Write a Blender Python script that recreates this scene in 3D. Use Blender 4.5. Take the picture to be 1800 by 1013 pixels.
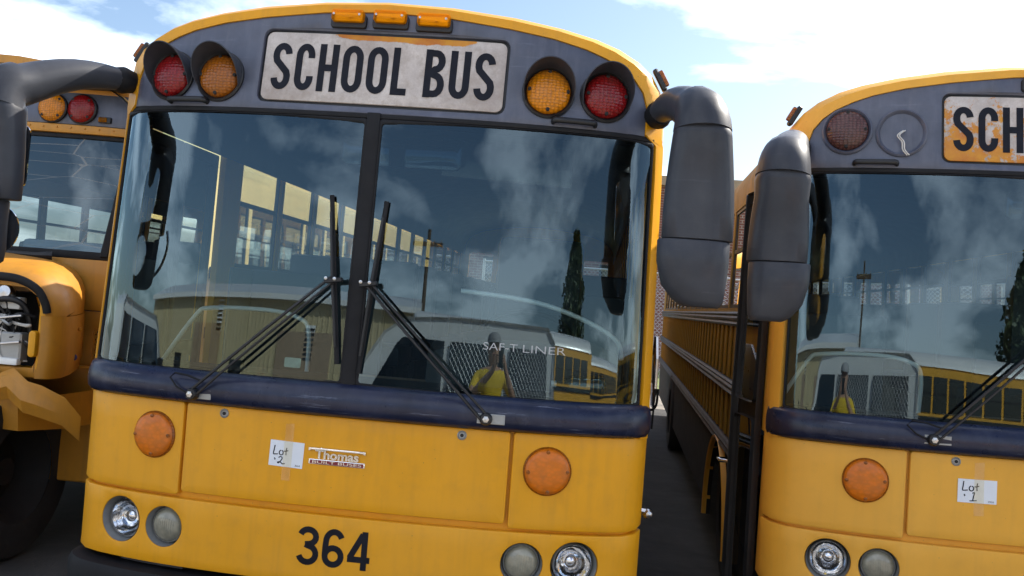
import bpy, bmesh, math, random
from mathutils import Vector, Matrix
from mathutils.geometry import delaunay_2d_cdt

random.seed(7)
R = math.radians
for o in list(bpy.data.objects):
    bpy.data.objects.remove(o, do_unlink=True)
SC = bpy.context.scene
COL = SC.collection

# ------------------------------------------------------------------ camera
CAM = Vector((0.9787, -3.6048, 1.7702))
YAW, PIT, ROL = 0.09655, 0.0156, 0.07741
F = Vector((-math.sin(YAW), math.cos(YAW), 0)); RT = Vector((math.cos(YAW), math.sin(YAW), 0)); UP = Vector((0, 0, 1))
F2 = F*math.cos(PIT)+UP*math.sin(PIT); U2 = UP*math.cos(PIT)-F*math.sin(PIT)
RR = RT*math.cos(ROL)+U2*math.sin(ROL); UR = U2*math.cos(ROL)-RT*math.sin(ROL)
cd = bpy.data.cameras.new('camera'); cam = bpy.data.objects.new('camera', cd); COL.objects.link(cam)
m = Matrix((RR, UR, -F2)).transposed().to_4x4(); m.translation = CAM
cam.matrix_world = m
cd.sensor_width = 36; cd.lens = 32.0; cd.clip_start = 0.03; cd.clip_end = 3000
SC.camera = cam

# ------------------------------------------------------------------ world, sun, exposure
SUN_EL, SUN_AZ = R(39), R(50)          # azimuth: from +Y towards +X
w = bpy.data.worlds.new('World'); SC.world = w; w.use_nodes = True
nt = w.node_tree; nt.nodes.clear(); N = nt.nodes.new; L = nt.links.new
wo = N('ShaderNodeOutputWorld'); bg = N('ShaderNodeBackground'); bg.inputs['Strength'].default_value = 0.115
sky = N('ShaderNodeTexSky'); sky.sky_type = 'NISHITA'; sky.sun_disc = False
sky.sun_elevation = SUN_EL; sky.sun_rotation = SUN_AZ; sky.air_density = 1.0; sky.dust_density = 1.3; sky.ozone_density = 1.8
tc = N('ShaderNodeTexCoord'); sx = N('ShaderNodeSeparateXYZ'); L(tc.outputs['Generated'], sx.inputs[0])
zz = N('ShaderNodeMath'); zz.operation = 'ADD'; zz.inputs[1].default_value = 0.22; L(sx.outputs['Z'], zz.inputs[0])
dx = N('ShaderNodeMath'); dx.operation = 'DIVIDE'; L(sx.outputs['X'], dx.inputs[0]); L(zz.outputs[0], dx.inputs[1])
dy = N('ShaderNodeMath'); dy.operation = 'DIVIDE'; L(sx.outputs['Y'], dy.inputs[0]); L(zz.outputs[0], dy.inputs[1])
cx = N('ShaderNodeCombineXYZ'); L(dx.outputs[0], cx.inputs[0]); L(dy.outputs[0], cx.inputs[1])
CLOUD_W = 5.2
cn = N('ShaderNodeTexNoise'); cn.noise_dimensions = '4D'; cn.inputs['W'].default_value = CLOUD_W; cn.inputs['Scale'].default_value = 1.15; cn.inputs['Detail'].default_value = 9; cn.inputs['Roughness'].default_value = 0.56; cn.inputs['Distortion'].default_value = 0.35
L(cx.outputs[0], cn.inputs['Vector'])
cr = N('ShaderNodeValToRGB'); cr.color_ramp.elements[0].position = 0.48; cr.color_ramp.elements[1].position = 0.59
L(cn.outputs['Fac'], cr.inputs[0])
cm = N('ShaderNodeMix'); cm.data_type = 'RGBA'; cm.blend_type = 'MIX'
scl = N('ShaderNodeVectorMath'); scl.operation = 'SCALE'; scl.inputs['Scale'].default_value = 1.15; L(sky.outputs[0], scl.inputs[0])
addc = N('ShaderNodeVectorMath'); addc.operation = 'ADD'; addc.inputs[1].default_value = (6.5, 6.4, 6.3); L(scl.outputs[0], addc.inputs[0])
L(sky.outputs[0], cm.inputs[6]); L(addc.outputs[0], cm.inputs[7]); L(cr.outputs[0], cm.inputs[0])
L(cm.outputs[2], bg.inputs[0]); L(bg.outputs[0], wo.inputs[0])
sd = bpy.data.lights.new('sun', 'SUN'); sd.energy = 5.0; sd.angle = R(0.55); sd.color = (1.0, 0.94, 0.84)
sun = bpy.data.objects.new('sun', sd); COL.objects.link(sun)
sv = Vector((math.sin(SUN_AZ)*math.cos(SUN_EL), math.cos(SUN_AZ)*math.cos(SUN_EL), math.sin(SUN_EL)))
sun.rotation_euler = sv.to_track_quat('Z', 'Y').to_euler(); sun.location = (5, 20, 30)
SC.view_settings.view_transform = 'Standard'; SC.view_settings.look = 'None'
SC.view_settings.exposure = 0.82; SC.view_settings.gamma = 1.0; SC.view_settings.use_curve_mapping = False
SC.render.engine = 'CYCLES'
SC.cycles.max_bounces = 10; SC.cycles.transparent_max_bounces = 24; SC.cycles.sample_clamp_indirect = 6

# ------------------------------------------------------------------ materials
def newmat(name):
    mt = bpy.data.materials.new(name); mt.use_nodes = True
    n = mt.node_tree; n.nodes.clear()
    return mt, n, n.nodes.new, n.links.new
def noise(n, scale, detail=4, rough=.55, vec=None, stretch=None):
    t = n.nodes.new('ShaderNodeTexNoise'); t.inputs['Scale'].default_value = scale; t.inputs['Detail'].default_value = detail; t.inputs['Roughness'].default_value = rough
    c = n.nodes.new('ShaderNodeTexCoord')
    if stretch:
        mp = n.nodes.new('ShaderNodeMapping'); mp.inputs['Scale'].default_value = stretch
        n.links.new(c.outputs['Object'], mp.inputs[0]); n.links.new(mp.outputs[0], t.inputs['Vector'])
    else: n.links.new(c.outputs['Object'], t.inputs['Vector'])
    return t
def ramp(n, src, p0, p1, c0=(0, 0, 0, 1), c1=(1, 1, 1, 1)):
    r = n.nodes.new('ShaderNodeValToRGB'); e = r.color_ramp.elements
    e[0].position = p0; e[1].position = p1; e[0].color = c0; e[1].color = c1
    n.links.new(src, r.inputs[0]); return r
def mixc(n, fac, a, b):
    x = n.nodes.new('ShaderNodeMix'); x.data_type = 'RGBA'
    for s, v in ((6, a), (7, b)):
        if isinstance(v, tuple): x.inputs[s].default_value = (*v[:3], 1)
        else: n.links.new(v, x.inputs[s])
    if isinstance(fac, float): x.inputs[0].default_value = fac
    else: n.links.new(fac, x.inputs[0])
    return x.outputs[2]
def mathn(n, op, a, b=None, clamp=False):
    x = n.nodes.new('ShaderNodeMath'); x.operation = op; x.use_clamp = clamp
    for i, v in enumerate((a, b)):
        if v is None: continue
        if isinstance(v, (int, float)): x.inputs[i].default_value = v
        else: n.links.new(v, x.inputs[i])
    return x.outputs[0]
def bumpn(n, src, strength, dist):
    b = n.nodes.new('ShaderNodeBump'); b.inputs['Strength'].default_value = strength; b.inputs['Distance'].default_value = dist
    n.links.new(src, b.inputs['Height']); return b.outputs[0]
def pmat(name, col, rough=.5, metal=0., var=.12, vs=4., dirt=0., dirtcol=(.12, .09, .06), streak=0., bump=.0, bs=60., bd=.002, coat=0., spec=.5, rvar=.12, trans=0., chips=0., scuff=0., wave=0.):
    mt, n, NN, LL = newmat(name)
    out = NN('ShaderNodeOutputMaterial'); p = NN('ShaderNodeBsdfPrincipled')
    a = noise(n, vs, 6, .6)
    c = mixc(n, ramp(n, a.outputs['Fac'], .3, .7).outputs[0], tuple(min(1, x*(1-var)) for x in col), tuple(min(1, x*(1+var)) for x in col))
    if dirt:
        d = noise(n, 9, 8, .65); c = mixc(n, mathn(n, 'MULTIPLY', ramp(n, d.outputs['Fac'], .5, .78).outputs[0], dirt), c, dirtcol)
    if streak:
        d = noise(n, 6, 6, .6, stretch=(4, 4, .35)); c = mixc(n, mathn(n, 'MULTIPLY', ramp(n, d.outputs['Fac'], .48, .8).outputs[0], streak), c, dirtcol)
    if chips:
        v = NN('ShaderNodeTexVoronoi'); v.inputs['Scale'].default_value = 34; tcn = NN('ShaderNodeTexCoord'); LL(tcn.outputs['Object'], v.inputs['Vector'])
        gate = ramp(n, noise(n, 7, 3).outputs['Fac'], .5, .62).outputs[0]
        c = mixc(n, mathn(n, 'MULTIPLY', mathn(n, 'MULTIPLY', ramp(n, v.outputs['Distance'], .05, .10, (1, 1, 1, 1), (0, 0, 0, 1)).outputs[0], gate), chips), c, dirtcol)
        bl = noise(n, 1.3, 4, .5); c = mixc(n, mathn(n, 'MULTIPLY', ramp(n, bl.outputs['Fac'], .42, .66).outputs[0], .10), c, (.80, .50, .16))
    if scuff:
        d = noise(n, 5, 9, .75, stretch=(.6, .6, 9)); c = mixc(n, mathn(n, 'MULTIPLY', ramp(n, d.outputs['Fac'], .60, .68).outputs[0], scuff), c, (.24, .26, .34))
    LL(c, p.inputs['Base Color'])
    r = noise(n, vs*2.3, 5); LL(mathn(n, 'ADD', mathn(n, 'MULTIPLY', mathn(n, 'SUBTRACT', r.outputs['Fac'], .5), rvar*2), rough, True), p.inputs['Roughness'])
    p.inputs['Metallic'].default_value = metal; p.inputs['Specular IOR Level'].default_value = spec
    p.inputs['Coat Weight'].default_value = coat; p.inputs['Coat Roughness'].default_value = .12
    p.inputs['Transmission Weight'].default_value = trans
    if bump:
        hgt = noise(n, bs, 3).outputs['Fac']
        if wave: hgt = mathn(n, 'ADD', hgt, mathn(n, 'MULTIPLY', noise(n, 2.2, 2).outputs['Fac'], wave))
        LL(bumpn(n, hgt, bump, bd), p.inputs['Normal'])
    LL(p.outputs[0], out.inputs[0]); return mt
def glassmat(name, tint, k=1.9, dust=.02, band=None, wob=0., dustcol=(.5, .47, .42), crack=False, gcol=(1, 1, 1)):
    mt, n, NN, LL = newmat(name)
    out = NN('ShaderNodeOutputMaterial'); tr = NN('ShaderNodeBsdfTransparent'); gl = NN('ShaderNodeBsdfGlossy'); gl.inputs['Roughness'].default_value = 0; gl.inputs['Color'].default_value = (*gcol, 1)
    fr = NN('ShaderNodeFresnel'); fr.inputs[0].default_value = 1.52
    tr.inputs[0].default_value = (*tint, 1)
    if band:
        c = NN('ShaderNodeTexCoord'); s = NN('ShaderNodeSeparateXYZ'); LL(c.outputs['Object'], s.inputs[0])
        q = NN('ShaderNodeMapRange'); q.inputs[1].default_value = band[0]; q.inputs[2].default_value = band[1]; LL(s.outputs[2], q.inputs[0])
        LL(mixc(n, q.outputs[0], tint, band[2]), tr.inputs[0])
    if wob:
        nb = bumpn(n, noise(n, 1.6, 1).outputs['Fac'], wob, .02); LL(nb, gl.inputs['Normal'])
    mx = NN('ShaderNodeMixShader'); LL(mathn(n, 'MULTIPLY', fr.outputs[0], k, True), mx.inputs[0]); LL(tr.outputs[0], mx.inputs[1]); LL(gl.outputs[0], mx.inputs[2])
    df = NN('ShaderNodeBsdfDiffuse'); df.inputs[0].default_value = (*dustcol, 1)
    m2 = NN('ShaderNodeMixShader'); dn = noise(n, 3.5, 8, .65)
    fac = mathn(n, 'MULTIPLY', ramp(n, dn.outputs['Fac'], .35, .75).outputs[0], dust)
    if crack:
        v = NN('ShaderNodeTexVoronoi'); v.feature = 'DISTANCE_TO_EDGE'; v.inputs['Scale'].default_value = 2.1
        c2 = NN('ShaderNodeTexCoord'); mp = NN('ShaderNodeMapping'); mp.inputs['Rotation'].default_value = (0, R(38), 0); mp.inputs['Scale'].default_value = (.7, 1, 4.2)
        LL(c2.outputs['Object'], mp.inputs[0]); LL(mp.outputs[0], v.inputs['Vector'])
        cr_ = ramp(n, v.outputs[0], .004, .014, (1, 1, 1, 1), (0, 0, 0, 1))
        fac = mathn(n, 'MAXIMUM', fac, mathn(n, 'MULTIPLY', cr_.outputs[0], .3))
    LL(fac, m2.inputs[0])
    LL(mx.outputs[0], m2.inputs[1]); LL(df.outputs[0], m2.inputs[2]); LL(m2.outputs[0], out.inputs[0]); return mt
def lensmat(name, col, pattern='vor', scale=75, trans=.25, rough=.22, strength=.6, con=1., rnd=.3):
    mt, n, NN, LL = newmat(name)
    out = NN('ShaderNodeOutputMaterial'); p = NN('ShaderNodeBsdfPrincipled')
    v = NN('ShaderNodeTexVoronoi'); v.inputs['Scale'].default_value = scale
    if 'Randomness' in v.inputs: v.inputs['Randomness'].default_value = rnd
    c = NN('ShaderNodeTexCoord'); mp = NN('ShaderNodeMapping'); mp.inputs['Scale'].default_value = (1, .02, 1.35); LL(c.outputs['Object'], mp.inputs[0]); LL(mp.outputs[0], v.inputs['Vector'])
    dk = mixc(n, ramp(n, v.outputs['Distance'], .2, .62).outputs[0], tuple(min(1, x*(1+.25*con)) for x in col), tuple(x*(1-.45*con) for x in col))
    dn = noise(n, 14, 6); dk = mixc(n, mathn(n, 'MULTIPLY', ramp(n, dn.outputs['Fac'], .45, .8).outputs[0], .35), dk, (.12, .09, .07))
    LL(dk, p.inputs['Base Color']); p.inputs['Roughness'].default_value = rough
    LL(bumpn(n, v.outputs['Distance'], strength, .004), p.inputs['Normal'])
    tl = NN('ShaderNodeBsdfTranslucent'); LL(dk, tl.inputs[0]); mx = NN('ShaderNodeMixShader'); mx.inputs[0].default_value = trans
    LL(p.outputs[0], mx.inputs[1]); LL(tl.outputs[0], mx.inputs[2]); LL(mx.outputs[0], out.inputs[0]); return mt
def signmat(name, amount, top):
    """aged white sheeting with yellow paint showing where it has flaked; top = strip along the upper edge"""
    mt, n, NN, LL = newmat(name)
    out = NN('ShaderNodeOutputMaterial'); p = NN('ShaderNodeBsdfPrincipled'); p.inputs['Roughness'].default_value = .55
    a = noise(n, 5, 8, .7); base = mixc(n, ramp(n, a.outputs['Fac'], .35, .7).outputs[0], (.40, .34, .31), (.70, .64, .60))
    s = noise(n, 26, 6, .7); base = mixc(n, mathn(n, 'MULTIPLY', ramp(n, s.outputs['Fac'], .47, .68).outputs[0], .6), base, (.33, .26, .21))
    v = NN('ShaderNodeTexVoronoi'); v.inputs['Scale'].default_value = 230; c = NN('ShaderNodeTexCoord'); LL(c.outputs['Object'], v.inputs['Vector'])
    base = mixc(n, mathn(n, 'MULTIPLY', ramp(n, v.outputs['Distance'], .3, .6).outputs[0], .16), base, (.3, .26, .22))
    sp = NN('ShaderNodeSeparateXYZ'); LL(c.outputs['Object'], sp.inputs[0])
    big = noise(n, 4.2 if top else 8.5, 12, .78)
    if top:
        q = NN('ShaderNodeMapRange'); q.inputs[1].default_value = 2.945; q.inputs[2].default_value = 2.985; LL(sp.outputs[2], q.inputs[0])
        xm = NN('ShaderNodeMapRange'); xm.inputs[1].default_value = -.30; xm.inputs[2].default_value = -.12; LL(sp.outputs[0], xm.inputs[0])
        xm2 = NN('ShaderNodeMapRange'); xm2.inputs[1].default_value = .47; xm2.inputs[2].default_value = .33; LL(sp.outputs[0], xm2.inputs[0])
        h = mathn(n, 'MULTIPLY', q.outputs[0], mathn(n, 'MULTIPLY', xm.outputs[0], xm2.outputs[0]))
        f = mathn(n, 'ADD', h, mathn(n, 'MULTIPLY', mathn(n, 'SUBTRACT', big.outputs['Fac'], .5), 1.3))
        fac = ramp(n, f, .52, .56).outputs[0]
    else:
        q = NN('ShaderNodeMapRange'); q.inputs[1].default_value = 2.98; q.inputs[2].default_value = 2.72; q.inputs[3].default_value = -.07; q.inputs[4].default_value = .06; LL(sp.outputs[2], q.inputs[0])
        xm = NN('ShaderNodeMapRange'); xm.inputs[1].default_value = -.56; xm.inputs[2].default_value = 0.1; xm.inputs[3].default_value = .05; xm.inputs[4].default_value = -.10; LL(sp.outputs[0], xm.inputs[0])
        fac = ramp(n, mathn(n, 'ADD', big.outputs['Fac'], mathn(n, 'ADD', q.outputs[0], xm.outputs[0])), .50, .53).outputs[0]
    y = noise(n, 11, 6); yc = mixc(n, ramp(n, y.outputs['Fac'], .4, .65).outputs[0], (.62, .27, .02), (.50, .16, .02))
    LL(mixc(n, fac, base, yc), p.inputs['Base Color'])
    LL(bumpn(n, mathn(n, 'SUBTRACT', mathn(n, 'MULTIPLY', s.outputs['Fac'], .4), fac), .35, .003), p.inputs['Normal'])
    LL(p.outputs[0], out.inputs[0]); return mt

YEL = (.78, .352, .008)
M = {}
M['yellow'] = pmat('yellow_paint', YEL, .40, var=.05, vs=3, chips=.8, wave=30, dirt=.2, dirtcol=(.34, .18, .04), streak=.2, bump=.12, bs=140, bd=.0006, coat=.05, spec=.32)
M['yellow_b'] = pmat('faded_yellow_paint', (.80, .40, .045), .48, var=.06, vs=3, chips=.7, wave=30, dirt=.12, dirtcol=(.34, .20, .06), streak=.12, bump=.12, bs=140, bd=.0006, coat=.05, spec=.32)
M['yellow_d'] = pmat('shaded_yellow_paint', (.52, .225, .016), .5, var=.1, vs=4, dirt=.3, dirtcol=(.22, .12, .03), streak=.3, bump=.2, bs=90, bd=.001, coat=.1)  # dirty yellow, base darkened for the deep shade on the hooded bus
M['sunlit_side'] = pmat('sunlit_yellow_paint', (.84, .58, .22), .5, var=.06, vs=3, dirt=.15, dirtcol=(.4, .25, .08), streak=.2, spec=.3)  # paler copy of the yellow, with overexposed sunlight put into its colour
M['grimy_shaded'] = pmat('shaded_algae_paint', (.30, .17, .02), .65, var=.25, vs=2.5, dirt=.5, dirtcol=(.06, .07, .02), streak=.6, bump=.2, spec=.25)  # grime and algae, on a base darkened for the shaded gap
M['header'] = pmat('chalky_black_paint', (.075, .084, .122), .43, scuff=.22, var=.25, vs=5, dirt=.16, dirtcol=(.2, .2, .25), streak=.30, bump=.2, bs=90, bd=.0008, spec=.6)
M['cowl'] = pmat('navy_black_gloss', scuff=.55, col=(.011, .015, .040), rough=.30, var=.3, vs=6, dirt=.25, dirtcol=(.09, .10, .15), streak=.12, bump=.35, bs=16, bd=.003, spec=.4)
M['black'] = pmat('black_plastic', (.011, .011, .013), .48, var=.3, dirt=.1, dirtcol=(.08, .08, .08), bump=.15, bs=120, bd=.0008)
M['housing'] = pmat('mirror_housing_plastic', (.040, .043, .053), .46, var=.25, vs=3, scuff=.06, dirt=.2, dirtcol=(.1, .1, .11), bump=.3, bs=260, bd=.0008, spec=.2, coat=.12)
M['rubber'] = pmat('black_rubber', (.009, .009, .011), .6, var=.3, dirt=.15, dirtcol=(.05, .045, .04), spec=.25)
M['tyre'] = pmat('tyre_rubber', (.02, .02, .022), .8, var=.3, dirt=.3, dirtcol=(.07, .06, .05), bump=.4, bs=40)
M['dark'] = pmat('dark_underbody', (.015, .014, .014), .8, var=.3)
M['chrome'] = pmat('chrome', (.82, .82, .84), .08, 1., var=.04, rvar=.04)
M['steel'] = pmat('brushed_steel', (.55, .55, .56), .3, 1., var=.1)
M['bezel'] = pmat('grey_bezel', (.33, .34, .34), .38, .35, var=.15, dirt=.2)
M['reflector'] = pmat('lamp_reflector', (.9, .92, .95), .06, 1., var=.03, bump=.25, bs=26, bd=.006, rvar=.03)
M['lampglass'] = glassmat('lamp_glass', (.95, .97, 1), 1.6, .10, wob=.4)
M['fog'] = pmat('fogged_lamp_lens', col=(.27, .26, .20), rough=.2, var=.35, vs=14, dirt=.3, dirtcol=(.14, .12, .08), bump=.5, bs=55, bd=.003, coat=.5)
M['amber'] = lensmat('amber_lens', (.80, .27, .006), scale=62, con=.65)
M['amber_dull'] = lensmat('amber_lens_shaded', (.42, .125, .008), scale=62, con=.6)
M['signal'] = lensmat('amber_signal_lens', (.78, .20, .006), scale=48, strength=.12, trans=.15, con=.2, rough=.3, rnd=1.)
M['red'] = lensmat('red_lens', (.30, .009, .011), scale=62, con=.6)
M['red_dull'] = lensmat('grimy_red_lens', (.13, .055, .05), scale=62)
mt_, n_, NN_, LL_ = newmat('amber_marker_lens'); o_ = NN_('ShaderNodeOutputMaterial'); t_ = NN_('ShaderNodeBsdfTransparent'); t_.inputs[0].default_value = (1, .60, .06, 1)
l_ = NN_('ShaderNodeBsdfTranslucent'); l_.inputs[0].default_value = (1, .55, .04, 1); p_ = NN_('ShaderNodeBsdfPrincipled'); p_.inputs['Base Color'].default_value = (.7, .26, .008, 1); p_.inputs['Roughness'].default_value = .12
a_ = NN_('ShaderNodeMixShader'); a_.inputs[0].default_value = .30; LL_(t_.outputs[0], a_.inputs[1]); LL_(l_.outputs[0], a_.inputs[2]); b_ = NN_('ShaderNodeMixShader'); b_.inputs[0].default_value = .16; LL_(a_.outputs[0], b_.inputs[1]); LL_(p_.outputs[0], b_.inputs[2]); LL_(b_.outputs[0], o_.inputs[0])
M['clear_amber'] = mt_
M['sign_a'] = signmat('aged_sign_sheeting', 0, True); M['sign_b'] = signmat('flaking_sign_sheeting', 0, False)
M['sign_d'] = pmat('yellow_sign', (.7, .33, .02), .5)
M['ink'] = pmat('black_vinyl', (.008, .009, .016), .6, var=.3, vs=20, spec=.2)
M['glass'] = glassmat('windshield_glass', (.56, .69, .71), 2.15, .005, band=(2.32, 2.52, (.20, .34, .46)), wob=.055, gcol=(.70, .90, 1.0))
M['sideglass'] = glassmat('side_window_glass', (.70, .74, .74), 1.9, .08, wob=.05)
M['tintglass'] = glassmat('tinted_glass', (.12, .17, .20), 2.0, .03)
M['crackglass'] = glassmat('cracked_glass', (.42, .5, .55), 2.2, .03, band=(2.38, 2.50, (.03, .05, .10)), crack=True, gcol=(.8, .93, 1))
M['seat'] = pmat('dark_vinyl_seat', (.018, .026, .038), .5, var=.3, bump=.2, bs=50)
M['liner'] = pmat('interior_panel', (.20, .22, .22), .5, var=.08)
M['liner_dark'] = pmat('dark_ceiling_liner', (.06, .07, .085), .6, var=.1)
M['dash'] = pmat('dash_plastic', (.045, .045, .045), .55, var=.2, bump=.3, bs=90)
M['tan'] = pmat('tan_cover', (.36, .26, .17), .6, var=.15, dirt=.2)
M['paleplastic'] = pmat('pale_trim', (.86, .87, .85), .35, var=.08)
M['white'] = pmat('white_paint', (.78, .78, .77), .35, var=.04, dirt=.08, coat=.4)
M['paper'] = pmat('white_paper', (.76, .80, .86), .7, var=.03, vs=12, bump=.3, bs=14, bd=.002)
M['tape'] = glassmat('clear_tape', (.97, .95, .88), 1.3, .16, dustcol=(.8, .7, .45))
M['sticker'] = pmat('pale_green_sticker', (.55, .68, .60), .6, var=.2, vs=40)
M['maroon'] = pmat('maroon_enamel', (.20, .012, .025), .3, var=.1)
M['lettering'] = pmat('pale_grey_lettering', (.40, .41, .42), .5)
M['plasticclear'] = glassmat('bottle_plastic', (.80, .90, .88), 2.4, .10, wob=.9, dustcol=(.75, .85, .82))
M['bluecap'] = pmat('blue_plastic', (.02, .05, .22), .4)
M['wire_white'] = pmat('white_wire', (.6, .58, .54), .5)
M['redpaint'] = pmat('red_sign', (.5, .02, .02), .4)

# ------------------------------------------------------------------ mesh builder
class MB:
    def __init__(s): s.v = []; s.f = []
    def add(s, vs, fs):
        b = len(s.v); s.v += [tuple(p) for p in vs]; s.f += [tuple(b+i for i in f) for f in fs]
    def box(s, x0, x1, y0, y1, z0, z1):
        s.add([(x0, y0, z0), (x1, y0, z0), (x1, y1, z0), (x0, y1, z0), (x0, y0, z1), (x1, y0, z1), (x1, y1, z1), (x0, y1, z1)],
              [(0, 3, 2, 1), (4, 5, 6, 7), (0, 1, 5, 4), (1, 2, 6, 5), (2, 3, 7, 6), (3, 0, 4, 7)]); return s
    def obox(s, mat, sx, sy, sz):
        b = len(s.v); s.box(-sx/2, sx/2, -sy/2, sy/2, -sz/2, sz/2)
        for i in range(b, b+8): s.v[i] = tuple(mat @ Vector(s.v[i]))
        return s
    def bar(s, a, b, w, t, up=(0, 0, 1)):
        a, b = Vector(a), Vector(b); d = (b-a); ln = d.length; d.normalize(); u = Vector(up)
        x = d.cross(u)
        if x.length < 1e-4: x = d.cross(Vector((1, 0, 0)))
        x.normalize(); u = x.cross(d)
        mt = Matrix((x, d, u)).transposed().to_4x4(); mt.translation = (a+b)/2
        return s.obox(mt, w, ln, t)
    def loft(s, rings, closed=True, cap=True):
        n = len(rings[0]); vs = [p for r in rings for p in r]; fs = []
        for i in range(len(rings)-1):
            for j in range(n if closed else n-1):
                k = (j+1) % n; fs.append((i*n+j, i*n+k, (i+1)*n+k, (i+1)*n+j))
        if cap and closed: fs.append(tuple(range(n))[::-1]); fs.append(tuple((len(rings)-1)*n+j for j in range(n)))
        s.add(vs, fs); return s
    def tube(s, path, r, n=8, cap=True, flat=None):
        pts = [Vector(p) for p in path]; rings = []; ref = None
        for i, p in enumerate(pts):
            d = (pts[min(i+1, len(pts)-1)]-pts[max(i-1, 0)])
            if d.length < 1e-9: d = Vector((0, 0, 1))
            d.normalize()
            if ref is None: ref = Vector((0, 0, 1)) if abs(d.z) < .9 else Vector((1, 0, 0))
            x = ref - d*ref.dot(d); x.normalize(); ref = x; y = d.cross(x)
            rr = r[i] if isinstance(r, (list, tuple)) else r
            ra, rb = rr if isinstance(rr, tuple) else (rr, rr)
            rings.append([p+x*math.cos(2*math.pi*k/n)*ra+y*math.sin(2*math.pi*k/n)*rb for k in range(n)])
        return s.loft(rings, True, cap)
    def lathe(s, prof, mt, n=24, cap=False):
        """prof (r,h): axis = local z of matrix mt"""
        rings = [[mt @ Vector((r*math.cos(2*math.pi*k/n), r*math.sin(2*math.pi*k/n), h)) for k in range(n)] for r, h in prof]
        return s.loft(rings, True, cap)
    def build(s, name, mat, parent=None, smooth=35, bevel=0, seg=1, fix=True, mesh=None):
        me = bpy.data.meshes.new(name); me.from_pydata(s.v, [], s.f); me.update()
        bm = bmesh.new(); bm.from_mesh(me)
        if fix:
            bmesh.ops.remove_doubles(bm, verts=bm.verts, dist=1e-5); bmesh.ops.recalc_face_normals(bm, faces=bm.faces)
        if bevel:
            es = [e for e in bm.edges if len(e.link_faces) == 2 and e.calc_face_angle(0) > R(30)]
            bmesh.ops.bevel(bm, geom=es, offset=bevel, segments=seg, profile=.6, affect='EDGES', clamp_overlap=True)
        bm.to_mesh(me); bm.free()
        return link(name, me, mat, parent, smooth)
def link(name, me, mat, parent=None, smooth=35):
    if mat is not None and not me.materials: me.materials.append(mat)
    if smooth:
        me.polygons.foreach_set('use_smooth', [True]*len(me.polygons)); me.set_sharp_from_angle(angle=R(smooth))
    o = bpy.data.objects.new(name, me); COL.objects.link(o)
    if parent: o.parent = parent
    return o
def tag(o, label, cat, group=None):
    o['label'] = label; o['category'] = cat
    if group: o['group'] = group
    return o
def struct(o): o['kind'] = 'structure'; return o
def thing(name, label, cat, loc=(0, 0, 0), rot=(0, 0, 0), group=None):
    o = bpy.data.objects.new(name, None); COL.objects.link(o); o.location = loc; o.rotation_euler = rot; o.empty_display_size = .3
    return tag(o, label, cat, group)
def copy_tree(o, parent=None):
    c = o.copy(); COL.objects.link(c); c.parent = parent
    for ch in list(o.children): copy_tree(ch, c)
    return c
def axis(p, z, x=None):
    """matrix with origin p and local z along z"""
    z = Vector(z).normalized(); q = z.to_track_quat('Z', 'Y').to_matrix().to_4x4(); q.translation = Vector(p); return q

# 2D helpers
def rrect(x0, x1, z0, z1, r=.02, n=4):
    P = []
    for cxx, czz, a0 in ((x1-r, z0+r, -90), (x1-r, z1-r, 0), (x0+r, z1-r, 90), (x0+r, z0+r, 180)):
        for k in range(n+1):
            a = R(a0+90*k/n); P.append((cxx+r*math.cos(a), czz+r*math.sin(a)))
    return P
def circ(cxx, czz, r, n=28): return [(cxx+r*math.cos(2*math.pi*k/n), czz+r*math.sin(2*math.pi*k/n)) for k in range(n)]
def area(P): return sum(P[i][0]*P[(i+1) % len(P)][1]-P[(i+1) % len(P)][0]*P[i][1] for i in range(len(P)))/2
def inside(P, x, y):
    c = False
    for i in range(len(P)):
        (x1, y1), (x2, y2) = P[i], P[i-1]
        if (y1 > y) != (y2 > y) and x < (x2-x1)*(y-y1)/(y2-y1)+x1: c = not c
    return c
def densify(P, step):
    o = []
    for i in range(len(P)):
        a, b = P[i], P[(i+1) % len(P)]; d = math.dist(a, b); k = max(1, int(math.ceil(d/step)))
        o += [(a[0]+(b[0]-a[0])*j/k, a[1]+(b[1]-a[1])*j/k) for j in range(k)]
    return o
def inset(P, d):
    n = len(P); o = []
    if area(P) < 0: d = -d
    for i in range(n):
        a, b, c = Vector(P[i-1]), Vector(P[i]), Vector(P[(i+1) % n])
        e1 = (b-a).normalized(); e2 = (c-b).normalized()
        n1 = Vector((-e1.y, e1.x)); n2 = Vector((-e2.y, e2.x)); mm = n1+n2
        k = max(.35, 1+n1.dot(n2)); o.append(tuple(b+mm*d/k))
    return o
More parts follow.
